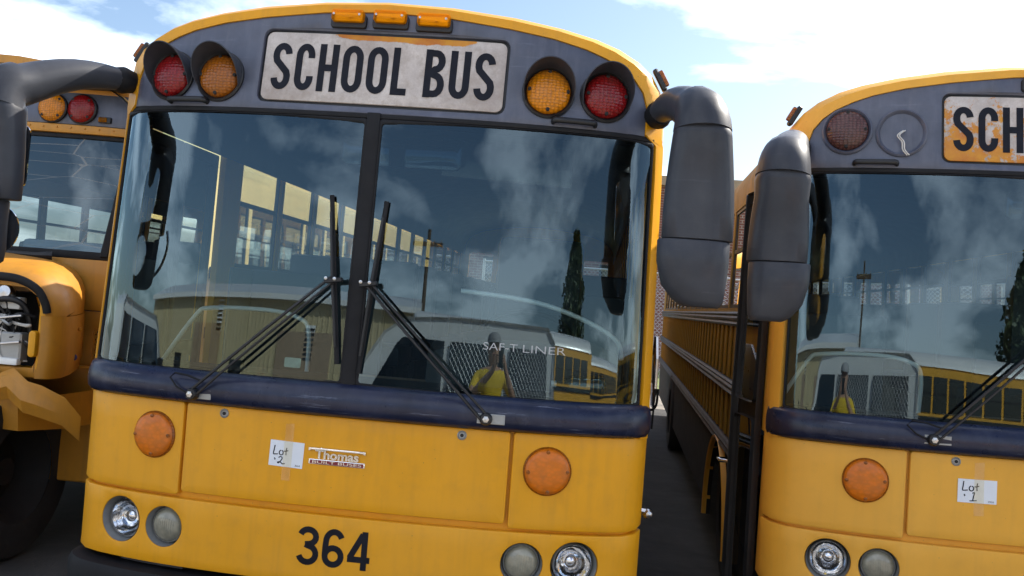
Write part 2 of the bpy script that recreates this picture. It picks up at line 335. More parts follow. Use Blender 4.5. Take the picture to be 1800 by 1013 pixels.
def patch(P, surf, holes=(), step=.09, off=0., thick=.02, r=.006, flat=False):
    """panel with rounded rim following a surface; P outline, surf(u,z,off)->xyz"""
    P = densify(P, step)
    if area(P) < 0: P = P[::-1]
    holes = [h if area(h) > 0 else h[::-1] for h in holes]
    IP = inset(P, r) if r else P; IH = [inset(h, -r) if r else h for h in holes]
    loops = [IP]+IH
    co = []; ed = []; 
    for lp in loops:
        b = len(co); co += [Vector(p) for p in lp]; ed += [(b+i, b+(i+1) % len(lp)) for i in range(len(lp))]
    xs = [p[0] for p in P]; zs = [p[1] for p in P]
    gx = min(xs)+step*.5
    G2 = inset(P, step*.4)
    while gx < max(xs):
        gz = min(zs)+step*.5
        while gz < max(zs):
            if inside(G2, gx, gz) and all(min(math.dist((gx, gz), q) for q in h) > step*.3 and not inside(h, gx, gz) for h in IH): co.append(Vector((gx, gz)))
            gz += step
        gx += step
    vs, es, fs, *_ = delaunay_2d_cdt(co, ed, [], 2, 1e-6)
    keep = []
    for f in fs:
        c = sum((vs[i] for i in f), Vector((0, 0)))/len(f)
        if inside(IP, c.x, c.y) and not any(inside(h, c.x, c.y) for h in IH): keep.append(tuple(f))
    mb = MB(); mb.add([surf(v.x, v.y, off) for v in vs], keep)
    if thick:
        for lp, ilp in zip([P]+list(holes), loops):
            sg = 1 if lp is P else -1
            rings = [[surf(p[0], p[1], off) for p in ilp]]
            if r:
                rings.append([surf(p[0], p[1], off-.29*r) for p in inset(lp, sg*.29*r)]); rings.append([surf(p[0], p[1], off-r) for p in lp])
            rings.append([surf(p[0], p[1], off-thick) for p in lp]); mb.loft(rings, True, False)
    return mb
def ribbon(path, wd, closed=False):
    """2D stroke -> (verts, quads) lists"""
    n = len(path); Lf, Rg = [], []
    for i in range(n):
        b = Vector(path[i])
        a = Vector(path[i-1]) if (i > 0 or closed) else None; c = Vector(path[(i+1) % n]) if (i < n-1 or closed) else None
        e1 = (b-a).normalized() if a is not None else None; e2 = (c-b).normalized() if c is not None else None
        if e1 is None: e1 = e2
        if e2 is None: e2 = e1
        n1 = Vector((-e1.y, e1.x)); n2 = Vector((-e2.y, e2.x)); mm = n1+n2; k = max(.3, 1+n1.dot(n2)); o = mm*(wd/2)/k
        Lf.append(tuple(b+o)); Rg.append(tuple(b-o))
    fs = [(i, (i+1) % n, n+(i+1) % n, n+i) for i in range(n if closed else n-1)]
    return Lf+Rg, fs
def arc(cxx, czz, rx, rz, a0, a1, n=12): return [(cxx+rx*math.cos(R(a0+(a1-a0)*k/n)), czz+rz*math.sin(R(a0+(a1-a0)*k/n))) for k in range(n+1)]
SW = .155
def glyph(ch):
    """stroke paths in a box w x 1 (centre lines)"""
    h = SW/2
    if ch == 'S':
        w_ = .52; return w_, [(arc(w_/2, .745, w_/2-h, .255-h, 5, 180, 12)+[(h, .70)]+[(h+.03, .62), (w_/2, .5), (w_-h-.03, .38), (w_-h, .30)]+arc(w_/2, .255, w_/2-h, .255-h, 0, -178, 12), False)]
    if ch == 'C':
        w_ = .50; return w_, [([(w_-h, .69)]+arc(w_/2, .74, w_/2-h, .26-h, 0, 180)+arc(w_/2, .26, w_/2-h, .26-h, 180, 360)+[(w_-h, .31)], False)]
    if ch == 'O':
        w_ = .54; return w_, [(arc(w_/2, .73, w_/2-h, .27-h, 0, 180)+arc(w_/2, .27, w_/2-h, .27-h, 180, 360), True)]
    if ch == 'U':
        w_ = .52; return w_, [([(h, 1)]+arc(w_/2, .26, w_/2-h, .26-h, 180, 360)+[(w_-h, 1)], False)]
    if ch == 'H':
        w_ = .52; return w_, [([(h, 0), (h, 1)], False), ([(w_-h, 0), (w_-h, 1)], False), ([(SW, .5), (w_-SW, .5)], False)]
    if ch == 'L':
        w_ = .42; return w_, [([(h, 1), (h, h), (w_, h)], False)]
    if ch == 'B':
        w_ = .53; return w_, [([(h, 0), (h, 1)], False), ([(SW, 1-h)]+arc(.27, .755, w_-.27-h-.015, .245-h, 90, -90, 8)+[(SW, .5+.01)], False), ([(SW, .5-.0)]+arc(.27, .27, w_-.27-h, .27-h, 85, -90, 8)+[(SW, h)], False)]
    if ch == '3': return .56, [(arc(.27, .735, .195, .188, 165, -85, 14)+[(.20, .535)], False), ([(.20, .535)]+arc(.27, .29, .21, .213, 85, -165, 14), False)]
    if ch == '6': return .56, [(arc(.28, .29, .2, .213, 0, 360, 20)[:-1], True), (arc(.29, .66, .20, .263, 25, 180, 12)+[(.08, .5), (.08, .3)], False)]
    if ch == '4': return .56, [([(.415, 0), (.415, 1)], False), ([(.37, .93), (.065, .30)], False), ([(.01, .27), (.56, .27)], False)]
    return .3, []
def letters(text, x0, x1, z0, z1, surf, off, gap=.16, space=.32, bold=1.22):
    tot = 0; items = []
    for c in text:
        if c == ' ': tot += space; continue
        w_, ps = glyph(c); items.append((tot, ps)); tot += w_+gap
    tot -= gap; k = (x1-x0)/tot; H = z1-z0; out = []
    mb = MB()
    for px, ps in items:
        for p, cl in ps:
            pts = [(x0+(px+q[0])*k, z0+q[1]*H) for q in p]
            v, f = ribbon(pts, SW*k*bold, cl); mb.add([surf(a, b, off) for a, b in v], f)
    return mb
_txt = {}
def textmesh(body, offset=0., extrude=0., shear=0.):
    c = bpy.data.curves.new('t', 'FONT'); c.body = body; c.offset = offset; c.extrude = extrude; c.shear = shear; c.resolution_u = 5
    o = bpy.data.objects.new('t', c); COL.objects.link(o)
    dg = bpy.context.evaluated_depsgraph_get(); me = o.evaluated_get(dg).to_mesh()
    vs = [tuple(v.co) for v in me.vertices]; fs = [tuple(p.vertices) for p in me.polygons]
    o.evaluated_get(dg).to_mesh_clear(); bpy.data.objects.remove(o); bpy.data.curves.remove(c)
    x0 = min(v[0] for v in vs); x1 = max(v[0] for v in vs); y0 = min(v[1] for v in vs); y1 = max(v[1] for v in vs)
    return [((v[0]-x0)/(x1-x0), (v[1]-y0)/(y1-y0), v[2]) for v in vs], fs
def text_on(body, x0, x1, z0, z1, surf, off, **k):
    vs, fs = textmesh(body, **k); mb = MB()
    mb.add([surf(x0+v[0]*(x1-x0), z0+v[1]*(z1-z0), off+v[2]) for v in vs], fs); return mb

# ------------------------------------------------------------------ transit-bus front surface
T35, T4 = math.tan(R(3.5)), math.tan(R(4))
def rake(z): return max(0, z-1.45)*T35+max(0, z-2.66)*T4
def plan(u):
    a = abs(u); s = 1 if u >= 0 else -1
    if a <= 1.06: return u, .055*u*u+.041*u**4
    t = (a-1.06)/.26; q = 1-t
    x = q**3*1.06+3*q*q*t*1.15+3*q*t*t*1.22+t**3*1.22; y = q**3*.1136+3*q*q*t*.1417+3*q*t*t*.19+t**3*.34
    return s*x, y
def uinv(x):
    x = min(x, 1.217); a, b = 0., 1.32
    for _ in range(40):
        m_ = (a+b)/2
        if plan(m_)[0] < x: a = m_
        else: b = m_
    return a
def fs(u, z, off=0.):
    x, y = plan(u); e = .004
    xa, ya = plan(u-e); xb, yb = plan(u+e); tx, ty = xb-xa, yb-ya; l = math.hypot(tx, ty); nx, ny = ty/l, -tx/l
    g = (rake(z+e)-rake(z-e))/(2*e); nn = Vector((nx, ny, g if True else 0)); nn.normalize()
    return (x+nn.x*off, y+rake(z)+nn.y*off, z+nn.z*off)
def fnorm(u, z):
    a = Vector(fs(u, z, 0)); b = Vector(fs(u, z, .1)); return (b-a).normalized()

OUTER = [(1.22, 2.66), (1.22, 2.79), (1.195, 2.865), (1.15, 2.925), (1.09, 2.972), (1.0, 3.018), (.90, 3.05), (.75, 3.082), (.55, 3.112), (.28, 3.138), (0, 3.148)]
INNER = [(1.135, 2.66), (1.135, 2.77), (1.112, 2.835), (1.072, 2.885), (1.02, 2.925), (.945, 2.962), (.86, 2.992), (.72, 3.024), (.53, 3.052), (.27, 3.08), (0, 3.091)]
def full(P): return [(-x, z) for x, z in P]+[(x, z) for x, z in P[::-1][1:]]

WIN_Z0, WIN_Z1 = 2.0, 2.66
def coach_shell(root, y1, ya_l, ya_r, z0, hw, prof, ymat, z_sill, z_top, pitch, wy0, nwin, yfront=.40, skirt_mat=None, roofmat=None, zfloor=1.12, interior=True, skirt_z=1.1, white_roof=False):
    """side walls, posts, roof, rear wall, windows; ya_* = where the window row starts on each side"""
    t = .035
    side = MB()
    for s in (-1, 1):
        xo, xi = s*(hw-.004), s*(hw-.004-t); a, b = min(xo, xi), max(xo, xi)
        side.box(a, b, (wy0[s]), y1, skirt_z, z_sill); side.box(a, b, wy0[s], y1, z_top, prof[1][1]-.02)
        for k in range(nwin+1):
            yc = wy0[s]+k*pitch; side.box(a, b, yc+.0005, yc+.075, z_sill+.0005, z_top-.0005)
        side.box(a, b, wy0[s]+nwin*pitch+.0755, y1, z_sill+.0005, z_top-.0005)
    side.build('side_wall', ymat, root)
    sk = MB()
    for s in (-1, 1):
        xo, xi = s*(hw-.006), s*(hw-.04); a, b = min(xo, xi), max(xo, xi)
        sk.box(a, b, wy0[s]+1.75, y1, z0, skirt_z-.001)
    sk.build('skirt_panel', skirt_mat or ymat, root)
    # roof: outer and inner
    P = full(prof); ro = MB(); k = .998
    ro.loft([[(x*k, y, z*1.0-.004) for x, z in P] for y in (yfront+.05, y1)], False)
    ro.loft([[(x*.955, y, z-.055) for x, z in P] for y in (yfront+.05, y1)], False)
    ro.build('roof', roofmat or ymat, root)
    if interior:
        ce = MB(); ce.loft([[(x*.95, y, z-.062) for x, z in P] for y in (yfront+.02, y1-.04)], False); ce.build('ceiling', M['liner_dark'], root)
        fl = MB(); fl.box(-hw+.05, hw-.05, .45, y1-.03, zfloor-.06, zfloor); fl.build('floor_panel', M['rubber'], root)
        il = MB()
        for s in (-1, 1):
            xo, xi = s*(hw-.045), s*(hw-.06); a, b = min(xo, xi), max(xo, xi); il.box(a, b, wy0[s], y1-.05, zfloor, z_sill-.002)
        il.build('inner_wall', M['liner'], root)
    # rear wall with window openings
    rw = MB(); zt = prof[-1][1]
    def pz(x):
        for i in range(len(prof)-1):
            if prof[i][0] >= x >= prof[i+1][0] and prof[i][0] > prof[i+1][0]:
                q = (prof[i][0]-x)/(prof[i][0]-prof[i+1][0]); return prof[i][1]+q*(prof[i+1][1]-prof[i][1])
        return prof[1][1]
    op = [(-hw+.12, -.72), (-.60, -.34), (-.25, .25), (.34, .60), (.72, hw-.12)]
    o1 = [(x, z-.05) for x, z in P]
    poly = [(-hw+.01, z0)]+[(x, z) for x, z in o1]+[(hw-.01, z0)]
    surf = lambda u, z, off: (u*.99, y1-.03-off, z)
    patch(poly, surf, [rrect(a, b, z_sill-.02 if abs(a) > .3 or abs(b) > .3 else z_sill-.02, z_top-.02, .03, 3) for a, b in op], step=.25, off=-.0, thick=.03, r=0).build('rear_wall', ymat, root)
    for a, b in op:
        g = patch(rrect(a, b, z_sill-.02, z_top-.02, .03, 3), surf, step=.3, off=-.015, thick=0, r=0); g.build('rear_window', M['sideglass'], root)
    # side windows (shared meshes)
    fme = {}; 
    for s in (-1, 1):
        xo = s*(hw-.018)
        fr = MB(); h = pitch-.075; zm = (z_sill+z_top)/2+.05
        for (ya, yb, za, zb) in ((0, h, z_sill, z_sill+.025), (0, h, z_top-.025, z_top), (0, .02, z_sill, z_top), (h-.02, h, z_sill, z_top), (0, h, zm-.014, zm+.014)):
            fr.box(min(xo-.012*s, xo+.008*s), max(xo-.012*s, xo+.008*s), ya+.001, yb-.001, za+.001, zb-.001)
        pn = MB(); pn.add([(xo, 0.01, z_sill+.01), (xo, h-.01, z_sill+.01), (xo, h-.01, z_top-.01), (xo, .01, z_top-.01)], [(0, 1, 2, 3)])
        fo = fr.build('window', M['black'], root); po = pn.build('pane', M['sideglass'], fo)
        for k in range(nwin):
            if k == 0: f, p = fo, po
            else:
                f = fo.copy(); COL.objects.link(f); f.parent = root; p = po.copy(); COL.objects.link(p); p.parent = f
            f.location = (0, wy0[s]+k*pitch+.075, 0)
def rub_rail(root, s, hw, y0, y1, z, h=.09):
    mb = MB(); P = [(0, z-h/2), (.018, z-h/2), (.03, z-h*.36), (.018, z-h*.2), (.03, z-h*.06), (.03, z+h*.06), (.018, z+h*.2), (.03, z+h*.36), (.018, z+h/2), (0, z+h/2)]
    mb.loft([[(s*(hw-.004+a), y, b) for a, b in P] for y in (y0, y1)]); return mb.build('rub_rail', M['black'], root, smooth=20)
def wheel(root, x, y, z=.5, r=.5, wd=.26, s=1, name='wheel', rimm=None):
    mt = axis((x, y, z), (s, 0, 0))
    t = MB(); t.lathe([(r*.58, -wd/2), (r*.8, -wd/2), (r*.95, -wd/2+.01), (r, -wd/2+.05), (r, wd/2-.05), (r*.95, wd/2-.01), (r*.8, wd/2), (r*.58, wd/2-.01)], mt, 32)
    o = t.build(name, M['tyre'], root)
    h = MB(); h.lathe([(0.001, .02), (r*.16, .03), (r*.18, -.02), (r*.4, -.05), (r*.46, -.0), (r*.56, wd/2-.05), (r*.6, wd/2-.02)], mt, 24); h.build('rim', rimm or M['dark'], o)
    return o
def seat_bench(root):
    mb = MB(); mb.box(-.45, .45, 0, .42, .32, .46); mb.box(-.45, .45, .34, .46, .42, 1.02)
    o = mb.build('seat', M['seat'], root, bevel=.04, seg=2); lg = MB(); lg.box(-.4, -.36, .05, .4, 0, .32); lg.box(.36, .4, .05, .4, 0, .32); lg.build('seat_frame', M['black'], o); return o

def lamp_hooded(root, u, z, lens, hood=True, r=.093, ln=.115, visor_mat=None, missing=False):
    p = Vector(fs(u, z, 0)); n = fnorm(u, z); mt = axis(p, n)
    e1 = Vector((0, 0, 1)); e1 = (e1-n*e1.dot(n)).normalized(); e2 = e1.cross(n)
    base = MB(); base.lathe([(r*1.20, -.002), (r*1.20, .012), (r*1.12, .018), (r*1.02, .010), (r*.98, -.0)], mt, 32)
    bo = base.build('warning_light', M['header'] if not hood else M['black'], root)
    if missing:
        c = MB(); c.lathe([(r*1.0, .004), (r*.96, -.03), (.001, -.034)], mt, 32); c.build('empty_socket', M['housing'], bo)
        h = MB(); h.lathe([(.012, -.0335), (.012, -.032), (.001, -.0315)], mt @ Matrix.Translation((0, .012, 0)), 12); h.build('wire_hole', M['dark'], bo)
        wv = [p+n*(-.03)+e1*.01, p+n*.02+e1*.006+e2*.005, p+n*.03-e1*.02-e2*.02, p+n*.03-e1*.05+e2*.0, p+n*.03-e1*.085+e2*.004, p+n*.025-e1*.11+e2*.025]
        wv = bezier_smooth(wv, 5)
        MB().tube(wv, .003, 6).build('loose_wire', M['wire_white'], bo)
        MB().tube([q+e2*.008+n*.004 for q in wv], .0028, 6).build('loose_wire', M['wire_white'], bo)
        return bo
    l = MB(); l.lathe([(r*1.0, .006), (r*.97, .022), (r*.8, .034), (r*.5, .042), (r*.2, .046), (.001, .047)], mt, 32); l.build('lens', lens, bo, smooth=60)
    for k in range(4):
        a = math.pi/2*k; q = p+(e1*math.cos(a)+e2*math.sin(a))*r*.86+n*.03
        MB().lathe([(.008, -.006), (.008, .004), (.001, .006)], axis(q, n), 8).build('lens_screw', M['dark'], bo)
    if hood:
        v = MB(); rin = []; rout = []; K = 28
        for k in range(K+1):
            a = R(-118+236*k/K); d = e1*math.cos(a)+e2*math.sin(a); c = max(0, .5+.5*math.cos(a*180/math.pi/118*math.pi)) if False else max(0., math.cos(a*.78))
            le = ln*(c**.8)+.012; rin.append((d, le))
        rr = r*1.14; th = .004
        ring = lambda rad, f: [p+d*rad*(1+.03*f)+n*(le*f) for d, le in rin]
        v.loft([ring(rr, 0), ring(rr, .35), ring(rr, .7), ring(rr, 1), ring(rr-th, 1), ring(rr-th, .7), ring(rr-th, .35), ring(rr-th, 0)], False)
        v.build('visor', visor_mat or M['housing'], bo, smooth=60)
    return bo
def headlamp(root, u, z, r, kind):
    p = Vector(fs(u, z, 0)); n = fnorm(u, z)
    b = MB(); b.lathe([(r*1.0, .002), (r*.99, -.012), (r*.93, -.05), (r*.86, -.062)], axis(p, n), 36)
    bo = b.build('headlight', M['bezel'], root)
    mt = axis(p+n*(-.036), n); q = r*.83
    if kind == 'clear':
        MB().lathe([(q, .0), (q*.9, -.03), (q*.6, -.055), (q*.25, -.065), (.001, -.066)], mt, 36).build('reflector', M['reflector'], bo, smooth=60)
        MB().lathe([(q, .0), (q*.96, .012), (q*.75, .024), (q*.4, .031), (.001, .033)], mt, 36).build('lens', M['lampglass'], bo, smooth=60)
        MB().lathe([(q*.36, -.01), (q*.36, .01), (q*.3, .02), (.001, .024)], axis(p+n*(-.075), n), 20).build('bulb_shield', M['chrome'], bo, smooth=60)
    else:
        MB().lathe([(q, .0), (q*.96, .012), (q*.75, .024), (q*.4, .031), (.001, .033)], mt, 36).build('lens', M['fog'], bo, smooth=60)
        for k in range(-5, 6):
            xx = k*q*.14; hh = math.sqrt(max(0, (q*.8)**2-xx*xx))*.62
            prf = lambda rr_: .033-.021*(rr_/q)**2.2
            e1 = Vector((0, 0, 1)); e1 = (e1-n*e1.dot(n)).normalized(); e2 = e1.cross(n); o3 = p+n*(-.036)
            MB().tube([o3+e2*xx+e1*zz_+n*prf(math.hypot(xx, zz_)) for zz_ in (-hh, -hh*.5, 0, hh*.5, hh)], .0022, 5).build('lens_rib', M['fog'], bo, smooth=60)
    MB().lathe([(q*1.06, -.012), (q*1.06, .006), (q*1.0, .010), (q*.96, .004)], mt, 36).build('retaining_ring', M['steel'] if kind == 'clear' else M['bezel'], bo)
def signal(root, u, z, r=.094):
    p = Vector(fs(u, z, 0)); n = fnorm(u, z); mt = axis(p, n)
    b = MB(); b.lathe([(r*1.04, -.004), (r*1.04, .008), (r*.99, .014), (r*.93, .010)], mt, 40); o = b.build('turn_signal', M['amber_dull'], root)
    MB().lathe([(r*.985, .008), (r*.95, .020), (r*.8, .027), (r*.4, .032), (.001, .033)], mt, 40).build('lens', M['signal'], o, smooth=60)
    for k in range(4):
        a = math.pi/2*k+.05; q = mt @ Vector((r*.84*math.cos(a), r*.84*math.sin(a), .024)); MB().lathe([(.008, -.004), (.008, .004), (.001, .005)], axis(q, n), 8).build('lens_screw', M['amber_dull'], o)
def mirror(root, mount, elbow, zbot, split, w=.132, dep=.075, chrome=False, lean=0., low=1.):
    mount, elbow = Vector(mount), Vector(elbow); s = 1 if elbow.x > 0 else -1
    d = elbow-mount; hor = Vector((d.x, d.y, 0)); hor_l = hor.length; hd = hor.normalized()
    mo = MB(); mo.tube([mount-hd*.05, mount+hd*.01, mount+hd*.05], [.045, .06, .048], 14); root_m = mo.build('mirror', M['rubber'], root)
    # arm sweeping out to the elbow then turning down
    N_ = 9; path = []; rad = []
    top = elbow.z+.045
    for k in range(N_):
        t = k/(N_-1); path.append(mount+hd*(hor_l*.92*t)+Vector((0, 0, (top-mount.z)*t+.035*math.sin(math.pi*t)))); rad.append(((.046+.038*t), (.048+.042*t)))
    for k in range(1, 6):
        a = R(90*k/5); path.append(Vector((elbow.x, elbow.y, top))+hd*(hor_l*-.08+.0)+hd*(.09*math.sin(a))+Vector((0, 0, -.10*(1-math.cos(a))))); rad.append((.086+.004*k, .092+.004*k))
    arm = MB(); arm.tube(path, rad, 20); arm.build('mirror_arm', M['housing'], root_m, smooth=70)
    c = path[-1]
    def ring(z, wx, wy, ox=0.):
        P = []
        for k in range(28):
            a = 2*math.pi*k/28; ca, sa = math.cos(a), math.sin(a); e = .75
            P.append(Vector((c.x+ox+lean*(c.z-z)+math.copysign(abs(ca)**e, ca)*wx, c.y+math.copysign(abs(sa)**e, sa)*wy, z)))
        return P
    up = MB(); H = c.z-split
    up.loft([ring(c.z+.012, .098, .085), ring(c.z, .108, .090), ring(c.z-.02, .111, .090), ring(c.z-.25*H, w*.9, dep*1.08), ring(c.z-.5*H, w*.965, dep), ring(c.z-.75*H, w, dep), ring(split+.004, w*1.0, dep), ring(split+.001, w*.98, dep*.95)])
    up.build('mirror_housing', M['housing'], root_m, smooth=50)
    lo = MB(); H2 = split-zbot; sh = -s*.012 if low == 1. else s*w*(1-low)
    lo.loft([ring(split-.002, w*.99*low, dep*.98, sh), ring(split-.008, w*1.02*low, dep*1.03, sh), ring(split-.35*H2, w*1.01*low, dep*1.05, sh), ring(split-.7*H2, w*.9*low, dep*1.0, sh*.4), ring(split-.9*H2, w*.72, dep*.85, s*.012), ring(zbot+.006, w*.58, dep*.7, s*.02), ring(zbot, w*.5, dep*.55, s*.024)])
    lo.build('convex_mirror_housing', M['housing'], root_m, smooth=50)
    zc = (c.z+split)/2
    g = patch(rrect(-w*.82, w*.82, split+.05, c.z-.06, .04), lambda u, z, off: (c.x+u+lean*(c.z-z), c.y+dep+.002+off, z), step=.1, off=.0, thick=.006, r=0); g.build('mirror_glass', M['chrome'], root_m)
    g = patch(circ(0, (split+zbot)/2+.02, min(w*.75, H2*.4)), lambda u, z, off: (c.x+u, c.y+dep+.004+off, z), step=.05, off=.0, thick=.006, r=0); g.build('mirror_glass', M['chrome'], root_m)
    if chrome:
        x = c.x-s*.10
        MB().tube(bezier_smooth([(x, c.y-.085, split+.03), (x-s*.012, c.y-.10, split-.03), (x-s*.004, c.y-.10, split-.09), (x+s*.035, c.y-.10, split-.15), (x+s*.10, c.y-.10, split-.19)], 5), .010, 10).build('chrome_bracket', M['chrome'], root_m, smooth=60)
    return root_m
def wiper(root, piv, hub, tip, foot, loop=True):
    r_ = MB(); pf = lambda u, z, o: Vector(fs(u, z, o))
    base = MB(); q = pf(*piv, .075); n = fnorm(*piv)
    base.lathe([(.026, -.03), (.026, .0), (.02, .012), (.001, .014)], axis(q, n), 14); o = base.build('wiper', M['black'], root)
    MB().lathe([(.013, .0), (.013, .02), (.001, .022)], axis(q, n), 6).build('pivot_nut', M['steel'], o)
    pl = MB(); e = Vector((1, 0, 0)); pl.obox(axis(q-n*.018+e*.02, n), .11, .04, .006); pl.build('pivot_plate', M['bezel'], o, bevel=.002)
    dvec = (Vector(hub)-Vector(piv)).normalized(); per = Vector((-dvec.y, dvec.x))
    for k, (sf, wd) in enumerate(((-.013, .011), (.013, .013))):
        a = Vector(piv)+per*sf; b = Vector(hub)+per*sf*.8
        pts = [pf(a.x+(b.x-a.x)*t, a.y+(b.y-a.y)*t, .075-.02*t+.012*math.sin(math.pi*t)) for t in (0, .2, .4, .6, .8, 1)]
        MB().tube(pts, wd*.5, 6).build('wiper_arm', M['black'], o)
    MB().bar(pf(*hub, .055)-Vector((.03, 0, .012)), pf(*hub, .055)+Vector((.04, 0, .0)), .018, .035, up=(0, -1, 0)).build('arm_head', M['black'], o, bevel=.003)
    for sx_ in (-.022, .014): MB().lathe([(.007, 0), (.007, .006), (.001, .008)], axis(pf(hub[0]+sx_, hub[1], .072), n), 8).build('arm_bolt', M['steel'], o)
    bl = MB(); T = [i/10 for i in range(11)]
    P = lambda t, of: pf(foot[0]+(tip[0]-foot[0])*t, foot[1]+(tip[1]-foot[1])*t, of)
    bl.tube([P(t, .016) for t in T], [(.010, .005)]*11, 6); bo = bl.build('wiper_blade', M['rubber'], o)
    fr = MB(); fr.tube([P(t, .03+.018*(1-abs(2*t-1))) for t in T[1:-1]], .0065, 6); fr.build('blade_frame', M['black'], bo)
    if loop:
        a = Vector(piv); lp = [pf(a.x-.02, a.y+.0, .07), pf(a.x-.07, a.y+.02, .075), pf(a.x-.105, a.y+.055, .07), pf(a.x-.085, a.y+.075, .07), pf(a.x-.03, a.y+.07, .07), pf(a.x+.04, a.y+.05, .07)]
        MB().tube(lp, .004, 6).build('washer_hose', M['rubber'], o)
def bezier_smooth(P, n=6):
    out = []; P = [Vector(p) for p in P]
    for i in range(len(P)-1):
        p0, p1, p2, p3 = P[max(i-1, 0)], P[i], P[i+1], P[min(i+2, len(P)-1)]
        for k in range(n):
            t = k/n; out.append(.5*((2*p1)+(p2-p0)*t+(2*p0-5*p1+4*p2-p3)*t*t+(3*p1-p0-3*p2+p3)*t**3))
    return out+[P[-1]]

def transit_bus(root, cfg):
    Y = M[cfg['paint']]
    # --- big panels
    ob = MB()   # yellow rim: pillars and arch around header
    path_i = [(1.20, 1.40), (1.20, 1.6), (1.20, 1.9), (1.20, 2.2), (1.20, 2.5), (1.195, 2.62)]+INNER
    path_o = [(1.22, 1.40), (1.22, 1.6), (1.22, 1.9), (1.22, 2.2), (1.22, 2.5), (1.22, 2.62)]+OUTER
    I2 = [(-a, b) for a, b in path_i]+[(a, b) for a, b in path_i[::-1][1:]]; O2 = [(-a, b) for a, b in path_o]+[(a, b) for a, b in path_o[::-1][1:]]
    r0, r1, r2, r3, rm = [], [], [], [], []
    for (ui, zi), (xo, zo) in zip(I2, O2):
        r0.append(fs(ui, zi, -.02)); r1.append(fs(ui, zi, .010))
        s = 1 if xo >= 0 else -1
        uo = s*uinv(abs(xo))
        um = ui*.45+uo*.55; zm = zi*.45+zo*.55; rm.append(fs(um, zm, .016))
        px, py = plan(uo); r2.append((xo*.9995, py+rake(zo)+.028, zo)); r3.append((xo, .47+rake(zo), zo+.0))
    ob.loft([r0, r1, rm, r2, r3], False); ob.build('front_frame', Y, root, smooth=50)
    # header
    hp = full(INNER); hp = [(x*.999, z) for x, z in hp]
    hpoly = [(-1.135, 2.652)]+hp[1:-1]+[(1.135, 2.652)]
    sg = cfg['sign']
    hdr = patch(hpoly, fs, [rrect(sg[0]-.012, sg[1]+.012, 2.683, 3.003, .035)], step=.08, off=.004, thick=.03, r=.004).build('header_panel', M['header'], root)
    sp = patch(rrect(sg[0], sg[1], 2.695, 2.992, .03), fs, step=.09, off=-.004, thick=.01, r=.002).build('sign_panel', M[cfg['signmat']], root)
    patch(rrect(sg[0]-.03, sg[1]+.03, 2.67, 3.015, .035), fs, step=.12, off=-.016, thick=0, r=0).build('sign_backing', M['black'], root)
    letters('SCHOOL BUS', sg[0]+.04, sg[1]-.045, 2.738, 2.945, fs, -.0025).build('sign_lettering', M['ink'], sp, fix=True)
    # gasket around windshield, panes
    zb, zt = 1.535, 2.632
    for a, b in ((-1.185, -.029), (.023, 1.185)):
        g = patch(rrect(a, b, zb, zt, .012), fs, [rrect(a+(.007 if a < 0 else .012), b-(.012 if b < 0 else .007), zb+.012, zt-.02, .012)], step=.1, off=.008, thick=.02, r=.004); g.build('windshield_gasket', M['rubber'], root)
        g = patch(rrect(a+.003, b-.003, zb+.006, zt-.008, .012), fs, step=.06, off=0, thick=0, r=0); g.build('windshield_pane', M['glass'], root, smooth=60)
    dv = MB(); dv.loft([[fs(-.031, z, -.01), fs(-.031, z, .010), fs(-.02, z, .014), fs(.014, z, .014), fs(.025, z, .010), fs(.025, z, -.01)] for z in (1.5, 1.8, 2.1, 2.4, 2.655)]); dv.build('windshield_divider', M['rubber'], root, smooth=30)
    tb = patch([(-1.19, 2.634), (1.19, 2.634), (1.19, 2.654), (-1.19, 2.654)], fs, step=.1, off=.004, thick=.02, r=.002); tb.build('drip_gasket', M['rubber'], root)
    # navy band under the glass
    cw = MB(); ub = [-1.272+2.544*k/60 for k in range(61)]; us = [-1.325+2.65*k/60 for k in range(61)]; prof = [(1.405, -.01), (1.408, .030), (1.425, .052), (1.455, .060), (1.49, .056), (1.52, .040), (1.538, .014), (1.540, -.012)]
    rings = []
    for u in ub:
        e = min(1, (1.272-abs(u))/.03); e = math.sqrt(max(0, 1-(1-e)**2)); k2 = 1-.55*max(0, (abs(u)-.95)/.32); rings.append([fs(u, z, max(-.012, o_*(.7+.3*e)*k2)) for z, o_ in prof])
    cw.loft(rings, True); cw.build('cowl_band', M['cowl'], root, smooth=60)
    # yellow panels
    patch(rrect(-1.30, 1.30, .74, 1.43, .02), fs, step=.12, off=-.10, thick=0, r=0).build('front_bulkhead', M['dark'], root)
    gp = MB()
    for a, b in ((-.73, -.63), (.62, .73)): gp.loft([[fs(a, z, -.026), fs(b, z, -.026)] for z in (1.02, 1.2, 1.40)], False)
    gp.loft([[fs(u, .97, -.026), fs(u, 1.06, -.026)] for u in us[1:-1]], False); gp.build('panel_joint', Y, root)
    cl, crr = cfg['panel']
    patch(rrect(cl, crr, 1.034, 1.404, .014), fs, step=.09, off=.006, thick=.03, r=.008).build('hood_panel', Y, root)
    patch(rrect(-1.318, cl-.012, 1.018, 1.404, .014), fs, step=.08, off=.004, thick=.03, r=.008).build('corner_panel', Y, root)
    patch(rrect(crr+.012, 1.318, 1.018, 1.404, .014), fs, step=.08, off=.004, thick=.03, r=.008).build('corner_panel', Y, root)
    patch(rrect(-1.318, 1.318, .725, 1.005, .02), fs, [circ(s*.957, .883, .094) for s in (-1, 1)]+[circ(s*.748, .88, .083) for s in (-1, 1)], step=.08, off=.004, thick=.03, r=.007).build('lower_panel', Y, root)
    for s in (-1, 1):
        headlamp(root, s*.957, .883, .094, 'clear'); headlamp(root, s*.748, .88, .083, 'fog'); signal(root, s*.822, 1.256)
    bm_ = MB(); rings = []
